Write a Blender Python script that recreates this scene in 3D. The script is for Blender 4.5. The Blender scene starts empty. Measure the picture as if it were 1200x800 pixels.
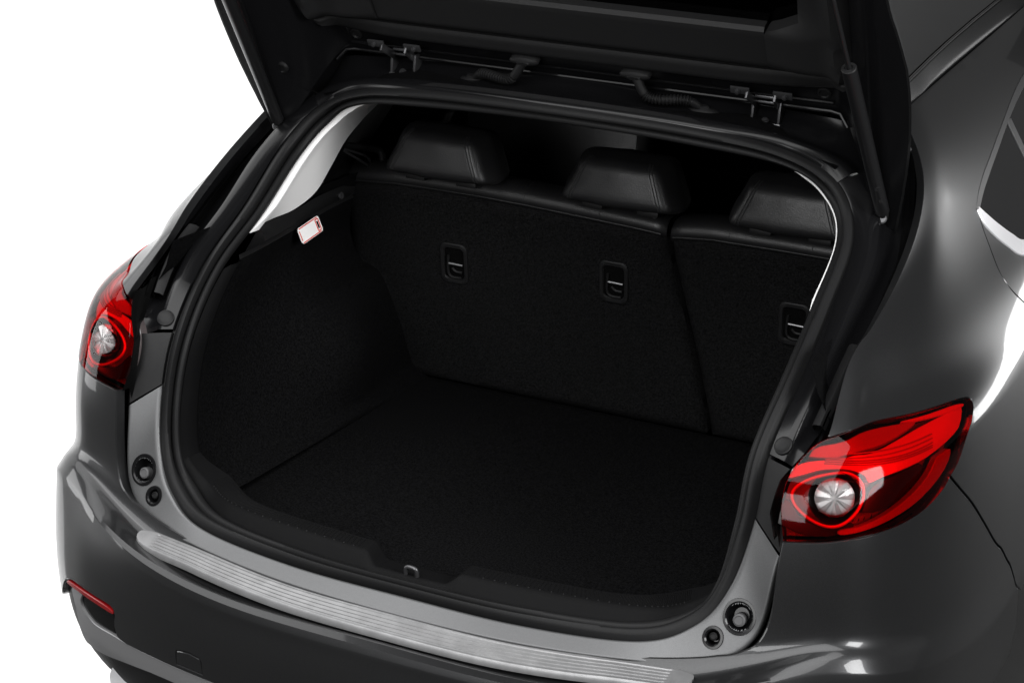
import bpy, bmesh, math
import numpy as np
from mathutils import Vector, Matrix
from mathutils.geometry import delaunay_2d_cdt

# ------------------------------------------------------------------ camera, world, lamps
scene = bpy.context.scene
cam_data = bpy.data.cameras.new('camera')
cam = bpy.data.objects.new('camera', cam_data)
scene.collection.objects.link(cam)
scene.camera = cam
cam_data.sensor_width = 36.0
cam_data.lens = 62.92
cam_data.clip_start = 0.05
cam_data.clip_end = 200.0
cam.matrix_world = Matrix(((0.90672, -0.17690, 0.38283, 1.2120),
                           (0.41846, 0.26462, -0.86883, -2.3095),
                           (0.05239, 0.94799, 0.31397, 1.9809),
                           (0, 0, 0, 1)))

world = bpy.data.worlds.new('World')
scene.world = world
world.use_nodes = True
bg = world.node_tree.nodes['Background']
bg.inputs['Color'].default_value = (1, 1, 1, 1)
bg.inputs['Strength'].default_value = 0.06         # dim studio surround

def area(name, loc, target, sx, sy, power):
    d = bpy.data.lights.new(name, 'AREA')
    d.shape = 'RECTANGLE'; d.size = sx; d.size_y = sy; d.energy = power
    o = bpy.data.objects.new(name, d)
    o.location = loc
    o.rotation_euler = (Vector(target) - Vector(loc)).to_track_quat('-Z', 'Y').to_euler()
    scene.collection.objects.link(o)
    return o
area('softbox_overhead', (-0.3, -3.1, 4.7), (-0.3, -2.9, 0.0), 6.0, 5.2, 500)
area('softbox_front_right', (2.85, 5.27, 0.90), (0.8, 0.7, 1.0), 1.9, 0.95, 52)
area('fill_right', (4.3, -1.2, 2.9), (-0.3, 0.6, 1.1), 2.0, 1.8, 270)  # added fill for the light pillar trim and right quarter panel
area('softbox_left', (-4.1, -0.9, 1.2), (-0.6, 0.2, 0.75), 1.5, 2.2, 60)
area('fill_rear', (0.2, -5.0, 2.3), (0.0, 0.7, 0.95), 2.4, 1.6, 130)  # added fill so that the dark boot interior shows
area('fill_backdrop', (-4.8, 5.0, 5.2), (-4.8, 5.0, 0.0), 6.0, 12.0, 620)  # added lamp that burns the backdrop paper out to white

scene.view_settings.view_transform = 'Standard'
scene.view_settings.look = 'None'
scene.view_settings.exposure = 0.0
scene.view_settings.gamma = 1.0
scene.view_settings.use_curve_mapping = False

# ------------------------------------------------------------------ materials
def principled(name, color, rough=0.5, metal=0.0, spec=0.5, coat=0.0, coat_rough=0.03, coat_ior=1.5,
               noise=0.0, nscale=300.0, bump=0.0, bscale=400.0, sheen=0.0, rough_var=0.0):
    m = bpy.data.materials.new(name); m.use_nodes = True
    nt = m.node_tree; b = nt.nodes['Principled BSDF']
    b.inputs['Base Color'].default_value = (*color, 1)
    b.inputs['Roughness'].default_value = rough
    b.inputs['Metallic'].default_value = metal
    b.inputs['Specular IOR Level'].default_value = spec
    b.inputs['Coat Weight'].default_value = coat
    b.inputs['Coat Roughness'].default_value = coat_rough
    b.inputs['Coat IOR'].default_value = coat_ior
    b.inputs['Sheen Weight'].default_value = sheen
    tc = nt.nodes.new('ShaderNodeTexCoord')
    if noise > 0 or rough_var > 0:
        n = nt.nodes.new('ShaderNodeTexNoise'); n.inputs['Scale'].default_value = nscale
        n.inputs['Detail'].default_value = 3
        nt.links.new(tc.outputs['Object'], n.inputs['Vector'])
        if noise > 0:
            mr = nt.nodes.new('ShaderNodeMapRange')
            mr.inputs['From Min'].default_value = .3; mr.inputs['From Max'].default_value = .7
            mr.inputs['To Min'].default_value = 1 - noise; mr.inputs['To Max'].default_value = 1 + noise
            nt.links.new(n.outputs['Fac'], mr.inputs['Value'])
            mx = nt.nodes.new('ShaderNodeVectorMath'); mx.operation = 'SCALE'
            mx.inputs[0].default_value = color
            nt.links.new(mr.outputs['Result'], mx.inputs['Scale'])
            nt.links.new(mx.outputs['Vector'], b.inputs['Base Color'])
        if rough_var > 0:
            mr2 = nt.nodes.new('ShaderNodeMapRange')
            mr2.inputs['To Min'].default_value = max(0, rough - rough_var); mr2.inputs['To Max'].default_value = rough + rough_var
            nt.links.new(n.outputs['Fac'], mr2.inputs['Value'])
            nt.links.new(mr2.outputs['Result'], b.inputs['Roughness'])
    if bump > 0:
        n2 = nt.nodes.new('ShaderNodeTexNoise'); n2.inputs['Scale'].default_value = bscale
        n2.inputs['Detail'].default_value = 4
        nt.links.new(tc.outputs['Object'], n2.inputs['Vector'])
        bp = nt.nodes.new('ShaderNodeBump'); bp.inputs['Strength'].default_value = bump
        bp.inputs['Distance'].default_value = 0.001
        nt.links.new(n2.outputs['Fac'], bp.inputs['Height'])
        nt.links.new(bp.outputs['Normal'], b.inputs['Normal'])
    return m

M = {}
M['paint'] = principled('grey_metallic_paint', (.027, .0273, .0282), .34, .72, .3, coat=.5, coat_rough=.05, coat_ior=1.45, noise=.25, nscale=1100)
M['lit_sill_paint'] = principled('lit_sill_paint', (.105, .106, .108), .48, .75, .3, noise=.12, nscale=900)  # body paint again, lightened for the light falling on the sill
M['jamb'] = principled('shaded_jamb_paint', (.0042, .0042, .0046), .20, 0, .22)  # body paint on the jambs, darkened for the shade they lie in
M['black_gloss'] = principled('black_gloss_plastic', (.003, .003, .003), .10, 0, .12)
M['strut_black'] = principled('strut_black', (.008, .008, .0085), .28, 0, .5)
M['plastic'] = principled('black_grained_plastic', (.0075, .0075, .0078), .5, 0, .18, bump=.25, bscale=900)
M['trim'] = principled('grained_trim_plastic', (.0044, .0044, .0046), .55, 0, .04, bump=.3, bscale=1100, noise=.15, nscale=700)
M['gate_trim'] = principled('tailgate_trim_plastic', (.0105, .0105, .0108), .5, 0, .2, bump=.3, bscale=1100, noise=.1, nscale=700)
M['rubber'] = principled('black_rubber', (.0085, .0085, .0088), .5, 0, .12, bump=.12, bscale=600)
M['carpet'] = principled('black_carpet', (.0034, .0034, .0036), 1.0, 0, .02, noise=.55, nscale=260, bump=.5, bscale=420)
M['felt'] = principled('seat_back_felt', (.0062, .0062, .0064), 1.0, 0, .02, noise=.6, nscale=300, bump=.5, bscale=500)
M['leather'] = principled('black_leather', (.010, .010, .0105), .40, 0, .42, bump=.35, bscale=420, rough_var=.06, nscale=60)
M['thread'] = principled('dark_stitch_thread', (.018, .018, .0185), .7, 0, .2)
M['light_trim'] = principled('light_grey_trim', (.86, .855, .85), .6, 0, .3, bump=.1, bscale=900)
M['steel'] = principled('bright_steel', (.20, .20, .205), .38, .7, .5)
M['zinc'] = principled('dull_zinc_steel', (.075, .075, .078), .34, .75, .5)
M['brushed'] = principled('brushed_steel', (.22, .22, .223), .42, .65, .5, noise=.12, nscale=40)
M['chrome'] = principled('chrome', (.88, .88, .90), .28, .5, .5)
M['red_plastic'] = principled('red_reflector', (.16, .003, .004), .3, 0, .3)
M['lamp_black'] = principled('lamp_housing_dark', (.085, .07, .07), .35, .2, .4, bump=.5, bscale=120)
M['lamp_void'] = principled('lamp_void_black', (.006, .004, .004), .3, 0, .3)
M['lamp_silver'] = principled('lamp_reflector_silver', (.62, .62, .63), .38, .45, .5, bump=.5, bscale=160)
M['facet'] = principled('bulb_facets', (.40, .385, .385), .25, .4, .5)
M['lamp_grey'] = principled('lamp_bezel_grey', (.26, .25, .25), .4, .3, .5, bump=.6, bscale=140)
M['white_card'] = principled('white_label', (.78, .77, .76), .6, 0, .3)
M['label_red'] = principled('label_red', (.55, .05, .03), .6, 0, .3)
M['grey_rubber'] = principled('grey_rubber', (.06, .06, .062), .6, 0, .3, bump=.2, bscale=300)
M['lit_lip'] = principled('lit_lower_lip', (.17, .17, .173), .42, .4, .4)  # bumper lip, colour lightened because it faces up to the light
M['frame_satin'] = principled('satin_window_frame', (.03, .03, .031), .4, 0, .3)

def lens_mat(name, color, fres=1.3):
    m = bpy.data.materials.new(name); m.use_nodes = True
    nt = m.node_tree; nt.nodes.clear()
    out = nt.nodes.new('ShaderNodeOutputMaterial')
    tr = nt.nodes.new('ShaderNodeBsdfTransparent'); tr.inputs['Color'].default_value = (*color, 1)
    gl = nt.nodes.new('ShaderNodeBsdfGlossy'); gl.inputs['Roughness'].default_value = .05
    fr = nt.nodes.new('ShaderNodeFresnel'); fr.inputs['IOR'].default_value = fres
    mx = nt.nodes.new('ShaderNodeMixShader')
    nt.links.new(fr.outputs[0], mx.inputs[0]); nt.links.new(tr.outputs[0], mx.inputs[1])
    nt.links.new(gl.outputs[0], mx.inputs[2]); nt.links.new(mx.outputs[0], out.inputs[0])
    return m
M['red_lens'] = lens_mat('red_lens', (.93, .02, .025), 1.28)
M['clear_lens'] = lens_mat('clear_lens', (.95, .95, .95), 1.28)
M['tinted_glass'] = lens_mat('tinted_glass', (.06, .06, .063), 1.3)
M['privacy'] = principled('opaque_pane_or_light_block', (.014, .014, .0145), .06, 0, .5)
# ------------------------------------------------------------------ helpers
COL = scene.collection
def tag(o, label, cat, group=None):
    o['label'] = label; o['category'] = cat
    if group: o['group'] = group
def mk(name, verts, faces, mat, parent=None, smooth=True, angle=38, fix=True):
    me = bpy.data.meshes.new(name)
    me.from_pydata([tuple(map(float, v)) for v in verts], [], [tuple(map(int, f)) for f in faces])
    if fix:
        bm = bmesh.new(); bm.from_mesh(me)
        bmesh.ops.remove_doubles(bm, verts=bm.verts, dist=2e-5)
        bmesh.ops.recalc_face_normals(bm, faces=bm.faces)
        bm.to_mesh(me); bm.free()
    if smooth:
        me.polygons.foreach_set('use_smooth', [True] * len(me.polygons))
        me.set_sharp_from_angle(angle=math.radians(angle))
    me.materials.append(M[mat] if isinstance(mat, str) else mat)
    o = bpy.data.objects.new(name, me)
    COL.objects.link(o)
    if parent is not None: o.parent = parent
    return o
def cr(pts, n, closed=False, sym0=False, sym1=False):
    """Catmull-Rom through pts, n samples."""
    P = np.array(pts, float); K = len(P)
    mir = np.array([-1, 1, 1])
    if closed:
        e = np.vstack([P[-1], P, P[0], P[1]]); t = np.linspace(0, K, n, endpoint=False); lim = K - 1
    else:
        h = P[1] * mir if sym0 else 2 * P[0] - P[1]
        q = P[-2] * mir if sym1 else 2 * P[-1] - P[-2]
        e = np.vstack([h, P, q]); t = np.linspace(0, K - 1, n); lim = K - 2
    i = np.minimum(t.astype(int), lim); f = (t - i)[:, None]
    a, b, c, d = e[i], e[i + 1], e[i + 2], e[i + 3]
    return .5 * (2 * b + (c - a) * f + (2 * a - 5 * b + 4 * c - d) * f * f + (3 * b - a - 3 * c + d) * f ** 3)
def crt(pts, t, sym=True):
    """evaluate a half curve (bottom centre to top centre) at parameters t; negative t = mirrored side"""
    P = np.array(pts, float); K = len(P); t = np.atleast_1d(np.asarray(t, float)); s = np.where(t < 0, -1., 1.); t = abs(t)
    mir = np.array([-1, 1, 1]); e = np.vstack([P[1] * mir, P, P[-2] * mir])
    i = np.clip(t.astype(int), 0, K - 2); f = (t - i)[:, None]
    a, b, c, d = e[i], e[i + 1], e[i + 2], e[i + 3]
    r = .5 * (2 * b + (c - a) * f + (2 * a - 5 * b + 4 * c - d) * f * f + (3 * b - a - 3 * c + d) * f ** 3)
    r[:, 0] *= s
    return r
def loft(name, curves, mat, parent, closed=False, wrap=False, angle=38, keep=None):
    """curves: list of (n,3) arrays joined rib to rib"""
    C = np.array(curves, float); m, n = C.shape[:2]
    V = C.reshape(-1, 3); F = []
    for j in range(m if wrap else m - 1):
        for i in range(n if closed else n - 1):
            a = j * n + i; b = j * n + (i + 1) % n; c = ((j + 1) % m) * n + (i + 1) % n; d = ((j + 1) % m) * n + i
            if keep is not None and not keep(V[[a, b, c, d]].mean(0)): continue
            F.append((a, b, c, d))
    return mk(name, V, F, mat, parent, angle=angle)
def tube_geo(path, r, n=12, cap=True, closed=False):
    P = np.array(path, float); m = len(P); R = np.full(m, r) if np.isscalar(r) else np.array(r, float)
    T = np.gradient(P, axis=0) if not closed else (np.roll(P, -1, 0) - np.roll(P, 1, 0))
    T /= np.linalg.norm(T, axis=1)[:, None] + 1e-12
    up = np.array([0, 0, 1.0]) if abs(T[0, 2]) < .9 else np.array([1.0, 0, 0])
    u = np.cross(T[0], up); u /= np.linalg.norm(u); V = []; F = []
    for k in range(m):
        u = u - T[k] * (u @ T[k]); u /= np.linalg.norm(u); w = np.cross(T[k], u)
        for q in range(n):
            a = 2 * math.pi * q / n
            V.append(P[k] + R[k] * (math.cos(a) * u + math.sin(a) * w))
    for k in range(m if closed else m - 1):
        for q in range(n):
            F.append((k * n + q, k * n + (q + 1) % n, ((k + 1) % m) * n + (q + 1) % n, ((k + 1) % m) * n + q))
    if cap and not closed:
        F.append(tuple(range(n))[::-1]); F.append(tuple((m - 1) * n + q for q in range(n)))
    return V, F
def tube(name, path, r, mat, parent, n=12, cap=True, closed=False, angle=38):
    V, F = tube_geo(path, r, n, cap, closed)
    return mk(name, V, F, mat, parent, angle=angle)
class MB:
    """collect several shapes into one mesh (one part)"""
    def __init__(s): s.V = []; s.F = []
    def add(s, V, F):
        o = len(s.V); s.V += [tuple(v) for v in V]; s.F += [tuple(i + o for i in f) for f in F]; return s
    def box(s, c, size, R=None, bev=.0):
        bm = bmesh.new(); bmesh.ops.create_cube(bm, size=1)
        for v in bm.verts: v.co = Vector((v.co.x * size[0], v.co.y * size[1], v.co.z * size[2]))
        if bev > 0: bmesh.ops.bevel(bm, geom=list(bm.edges), offset=bev, segments=2, profile=.6, affect='EDGES')
        bm.verts.index_update()
        R = np.eye(3) if R is None else np.array(R)
        s.add([np.array(c) + R @ np.array(v.co) for v in bm.verts], [[v.index for v in f.verts] for f in bm.faces]); bm.free(); return s
    def tube(s, path, r, n=12, cap=True, closed=False): s.add(*tube_geo(path, r, n, cap, closed)); return s
    def build(s, name, mat, parent=None, angle=38): return mk(name, s.V, s.F, mat, parent, angle=angle)
def frame_from(nrm, up=(0, 0, 1)):
    n = np.array(nrm, float); n /= np.linalg.norm(n)
    x = np.cross(np.array(up, float), n); x /= np.linalg.norm(x); y = np.cross(n, x)
    return np.stack([x, y, n], 1)          # columns x, y, normal
def disc_geo(c, R, prof, n=28, sx=1.0, sy=1.0):
    """surface of revolution about the frame's normal; prof = [(radius, height)]"""
    V = []; F = []; c = np.array(c, float)
    for (r, h) in prof:
        for q in range(n):
            a = 2 * math.pi * q / n
            V.append(c + R @ np.array([r * sx * math.cos(a), r * sy * math.sin(a), h]))
    for k in range(len(prof) - 1):
        for q in range(n): F.append((k * n + q, k * n + (q + 1) % n, (k + 1) * n + (q + 1) % n, (k + 1) * n + q))
    F.append(tuple((len(prof) - 1) * n + q for q in range(n)))
    return V, F
def lathe(name, c, R, prof, mat, parent, n=28, sx=1, sy=1): return mk(name, *disc_geo(c, R, prof, n, sx, sy), mat, parent)

# ------------------------------------------------------------------ outer skin of the body as one smooth net
NET = np.array([
 [(0,0.05,0.25),(0.25,0.05,0.25),(0.45,0.07,0.25),(0.58,0.11,0.25),(0.62,0.14,0.25),(0.67,0.18,0.25),(0.72,0.24,0.25),(0.75,0.32,0.25),(0.79,0.6,0.25),(0.8,0.95,0.25),(0.8,1.3,0.25),(0.8,1.8,0.25)],
 [(0,-0.01,0.33),(0.25,0,0.33),(0.45,0.03,0.33),(0.57,0.06,0.33),(0.64,0.09,0.33),(0.7,0.13,0.33),(0.755,0.2,0.33),(0.8,0.29,0.33),(0.84,0.6,0.33),(0.85,0.95,0.33),(0.85,1.3,0.33),(0.85,1.8,0.33)],
 [(0,-0.05,0.42),(0.25,-0.04,0.42),(0.45,-0.01,0.42),(0.59,0.035,0.42),(0.65,0.06,0.42),(0.71,0.1,0.42),(0.77,0.165,0.42),(0.815,0.27,0.42),(0.865,0.6,0.42),(0.88,0.95,0.42),(0.873,1.3,0.42),(0.865,1.8,0.42)],
 [(0,-0.068,0.52),(0.25,-0.057,0.52),(0.45,-0.031,0.52),(0.6,0.015,0.52),(0.655,0.045,0.52),(0.715,0.083,0.52),(0.772,0.152,0.52),(0.82,0.268,0.51),(0.868,0.6,0.48),(0.882,0.95,0.48),(0.878,1.3,0.52),(0.87,1.8,0.52)],
 [(0,-0.067,0.585),(0.25,-0.057,0.585),(0.45,-0.034,0.59),(0.6,0.012,0.6),(0.655,0.05,0.6),(0.724,0.094,0.61),(0.778,0.158,0.6),(0.824,0.272,0.585),(0.872,0.6,0.54),(0.883,0.95,0.54),(0.878,1.3,0.6),(0.87,1.8,0.6)],
 [(0,-0.054,0.62),(0.25,-0.046,0.62),(0.45,-0.03,0.634),(0.6,0.03,0.672),(0.655,0.072,0.68),(0.724,0.106,0.688),(0.782,0.167,0.678),(0.828,0.275,0.655),(0.876,0.6,0.6),(0.885,0.95,0.6),(0.876,1.3,0.69),(0.868,1.8,0.69)],
 [(0,0.022,0.629),(0.25,0.026,0.631),(0.45,0.05,0.647),(0.592,0.092,0.7),(0.66,0.114,0.725),(0.703,0.136,0.735),(0.753,0.19,0.735),(0.806,0.298,0.73),(0.864,0.6,0.715),(0.88,0.95,0.75),(0.874,1.3,0.75),(0.866,1.8,0.75)],
 [(0,0.09,0.8),(0.25,0.09,0.8),(0.45,0.09,0.8),(0.603,0.102,0.8),(0.662,0.116,0.8),(0.705,0.135,0.8),(0.755,0.187,0.8),(0.805,0.295,0.8),(0.86,0.6,0.8),(0.872,0.95,0.8),(0.868,1.3,0.8),(0.86,1.8,0.8)],
 [(0,0.09,0.88),(0.25,0.09,0.88),(0.45,0.09,0.88),(0.608,0.109,0.88),(0.655,0.12,0.88),(0.7,0.145,0.88),(0.748,0.195,0.88),(0.8,0.31,0.88),(0.848,0.6,0.88),(0.862,0.95,0.88),(0.858,1.3,0.88),(0.85,1.8,0.88)],
 [(0,0.11,0.945),(0.25,0.11,0.945),(0.45,0.11,0.945),(0.62,0.128,0.945),(0.655,0.138,0.945),(0.7,0.16,0.945),(0.748,0.21,0.945),(0.798,0.34,0.945),(0.836,0.6,0.945),(0.85,0.95,0.945),(0.848,1.3,0.945),(0.84,1.8,0.945)],
 [(0,0.15,1.01),(0.25,0.15,1.01),(0.5,0.155,1.01),(0.636,0.171,1.01),(0.668,0.184,1.008),(0.712,0.207,1.006),(0.764,0.262,1.003),(0.796,0.385,1.003),(0.828,0.6,1.006),(0.832,0.95,1.01),(0.83,1.3,1.01),(0.824,1.8,1.01)],
 [(0,0.22,1.065),(0.25,0.22,1.065),(0.5,0.225,1.065),(0.633,0.242,1.065),(0.654,0.256,1.065),(0.668,0.288,1.065),(0.694,0.35,1.065),(0.737,0.455,1.065),(0.8,0.61,1.065),(0.808,0.95,1.065),(0.808,1.3,1.065),(0.8,1.8,1.065)],
 [(0,0.29,1.117),(0.25,0.29,1.117),(0.5,0.3,1.117),(0.628,0.317,1.117),(0.65,0.325,1.117),(0.665,0.345,1.117),(0.687,0.39,1.117),(0.718,0.485,1.117),(0.766,0.62,1.117),(0.775,0.95,1.117),(0.777,1.3,1.117),(0.77,1.8,1.117)],
 [(0,0.38,1.163),(0.25,0.38,1.163),(0.5,0.39,1.163),(0.636,0.385,1.163),(0.649,0.417,1.163),(0.668,0.447,1.163),(0.695,0.475,1.163),(0.715,0.54,1.163),(0.73,0.66,1.163),(0.74,0.95,1.163),(0.742,1.3,1.163),(0.735,1.8,1.163)],
 [(0,0.5,1.223),(0.25,0.5,1.223),(0.5,0.51,1.223),(0.648,0.495,1.223),(0.655,0.535,1.223),(0.661,0.575,1.223),(0.666,0.62,1.223),(0.672,0.67,1.223),(0.68,0.76,1.223),(0.687,0.97,1.223),(0.69,1.3,1.223),(0.685,1.8,1.223)],
 [(0,0.62,1.293),(0.25,0.62,1.293),(0.5,0.63,1.293),(0.645,0.632,1.293),(0.6485,0.662,1.293),(0.651,0.692,1.293),(0.653,0.725,1.293),(0.655,0.765,1.293),(0.656,0.84,1.293),(0.654,1,1.293),(0.655,1.3,1.293),(0.65,1.8,1.293)],
 [(0,0.72,1.362),(0.25,0.72,1.362),(0.5,0.73,1.362),(0.604,0.735,1.362),(0.608,0.756,1.362),(0.6125,0.777,1.362),(0.617,0.8,1.362),(0.62,0.83,1.362),(0.62,0.9,1.362),(0.617,1.02,1.362),(0.618,1.3,1.362),(0.61,1.8,1.362)],
 [(0,0.79,1.42),(0.25,0.79,1.42),(0.45,0.79,1.42),(0.553,0.8,1.42),(0.557,0.818,1.42),(0.56,0.836,1.42),(0.563,0.85,1.42),(0.564,0.88,1.422),(0.563,0.94,1.426),(0.557,1.05,1.432),(0.55,1.3,1.445),(0.54,1.8,1.455)]], float)
for j_ in range(12, len(NET)):      # above the lamp the skin runs straight on into the gutter edge
    for i_ in (2, 1, 0): NET[j_, i_] = 2 * NET[j_, i_ + 1] - NET[j_, i_ + 2]
# extra rows shape the ledge behind the bumper's crease: lip, groove, slope under the scuff plate
NET = np.concatenate([NET, NET[:, -1:] + (NET[:, -1:] - NET[:, -2:-1]) * np.array([1.2, 1.2, 1.0])], 1)
def _lerp_row(b):
    j = int(b); f = b - j; return NET[j] * (1 - f) + NET[j + 1] * f
_extra = {}
for b_, pts_ in ((4.80, [(0, -.0655, .605), (.25, -.0565, .605), (.45, -.036, .618)]),
                 (5.15, [(0, -.036, .6165), (.25, -.029, .617), (.45, -.012, .632)]),
                 (5.30, [(0, -.025, .6095), (.25, -.018, .610), (.45, -.002, .625)]),
                 (5.50, [(0, -.012, .6130), (.25, -.006, .614), (.45, .012, .630)])):
    r_ = _lerp_row(b_)
    for i_, p_ in enumerate(pts_): r_[i_] = p_
    for i_ in range(5, 8):       # the crease runs on round the corner: steep flare above it, undercut below
        f_ = {4.80: .16, 5.15: .14, 5.30: .30, 5.50: .52}[b_]
        o_ = NET[4, i_] if b_ < 5 else NET[6, i_]
        r_[i_] = NET[5, i_] * (1 - f_) + o_ * f_
    _extra[b_] = r_
r_ = _lerp_row(10.45)           # the lamp's upper edge lies on a sloping shoulder
for i_, p_ in enumerate([(.635, .192, 1.030), (.657, .208, 1.032), (.686, .250, 1.034), (.725, .312, 1.036), (.766, .405, 1.035), (.820, .60, 1.032)]): r_[3 + i_] = p_
_extra[10.45] = r_
_bk = list(range(len(NET))) + list(_extra); _o = np.argsort(_bk)
_rows = [NET[int(k)] if float(k).is_integer() else _extra[k] for k in np.array(_bk)[_o]]
BK = np.array(_bk, float)[_o]; NETX = np.array(_rows)
def _fair(net, lam, axis, mirror_start):
    """control points of a uniform cubic B-spline through (nearly) the net points, with a fairness penalty"""
    n = net.shape[axis]; A = np.zeros((n, n)); D = []
    for i in range(n):
        for k, w_ in ((i - 1, 1 / 6), (i, 4 / 6), (i + 1, 1 / 6)):
            if k < 0: A[i, 0] += 2 * w_; A[i, 1] -= w_
            elif k >= n: A[i, n - 1] += 2 * w_; A[i, n - 2] -= w_
            else: A[i, k] += w_
    for i in range(n - 3):
        r = np.zeros(n); r[i:i + 4] = (-1, 3, -3, 1); D.append(r * lam[i])
    D = np.array(D); Msys = np.vstack([A, D])
    X = np.moveaxis(net, axis, 0); sh = X.shape; Y = X.reshape(n, -1)
    sol = np.linalg.lstsq(Msys, np.vstack([Y, np.zeros((len(D), Y.shape[1]))]), rcond=None)[0]
    return np.moveaxis(sol.reshape(sh), 0, axis)
_nr, _nc = NETX.shape[:2]
lam_r = np.where(BK[:-3] >= 6, .45, .04); lam_r[(BK[:-3] > 7.5) & (BK[:-3] < 11.5)] = .10
CN = _fair(_fair(NETX, lam_r, 0, False), np.full(_nc - 3, .22), 1, True)
CN[:12, 0, 0] = 0
_E = np.concatenate([2 * CN[:1] - CN[1:2], CN, 2 * CN[-1:] - CN[-2:-1]], 0)
_h = 2 * _E[:, :1] - _E[:, 1:2]; _h[:12] = _E[:12, 1:2] * [-1, 1, 1]
_E = np.concatenate([_h, _E, 2 * _E[:, -1:] - _E[:, -2:-1]], 1)
def _b4(p0, p1, p2, p3, t):
    return ((1 - t) ** 3 * p0 + (3 * t ** 3 - 6 * t * t + 4) * p1 + (-3 * t ** 3 + 3 * t * t + 3 * t + 1) * p2 + t ** 3 * p3) / 6
def body(a, b):
    a = np.atleast_1d(np.asarray(a, float)); b = np.interp(np.atleast_1d(np.asarray(b, float)), BK, np.arange(len(BK)))
    s = np.where(a < 0, -1., 1.); a = abs(a); nr, nc = NETX.shape[:2]
    i = np.clip(np.floor(a).astype(int), 0, nc - 2); fa = (a - i)[:, None]
    j = np.clip(np.floor(b).astype(int), 0, nr - 2); fb = (b - j)[:, None]
    P = _b4(*[_b4(*[_E[j + k, i + m] for m in range(4)], fa) for k in range(4)], fb)
    P[:, 0] *= s
    return P
def bnormal(a, b):
    e = 1e-3
    b = np.clip(b, e, len(NET) - 1 - e)
    n = np.cross(body(a + e, b) - body(a - e, b), body(a, b + e) - body(a, b - e))
    n /= np.linalg.norm(n, axis=1)[:, None] + 1e-12
    P = body(a, b); out = P - np.array([0, .9, .75])
    return n * np.sign((n * out).sum(1))[:, None]
def smooth2(pts, n=6):
    p = cr([(x, y, 0) for x, y in pts], (len(pts) - 1) * n + 1)
    return [tuple(q[:2]) for q in p]
def inpoly(P, poly):
    x, y = P[:, 0], P[:, 1]; c = np.zeros(len(P), bool); q = np.array(poly); k = len(q) - 1
    for i in range(len(q)):
        xi, yi = q[i]; xk, yk = q[k]
        hit = ((yi > y) != (yk > y)) & (x < (xk - xi) * (y - yi) / (yk - yi + 1e-15) + xi)
        c ^= hit; k = i
    return c
def distpoly(P, poly):
    q = np.array(poly); d = np.full(len(P), 9e9)
    for i in range(len(q)):
        a = q[i]; b = q[(i + 1) % len(q)]; ab = b - a; L = ab @ ab + 1e-15
        t = np.clip(((P - a) @ ab) / L, 0, 1); d = np.minimum(d, np.linalg.norm(P - a - ab * t[:, None], axis=1))
    return d
BS = 2.0   # b is stretched so that the parameter plane is nearly isotropic
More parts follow.
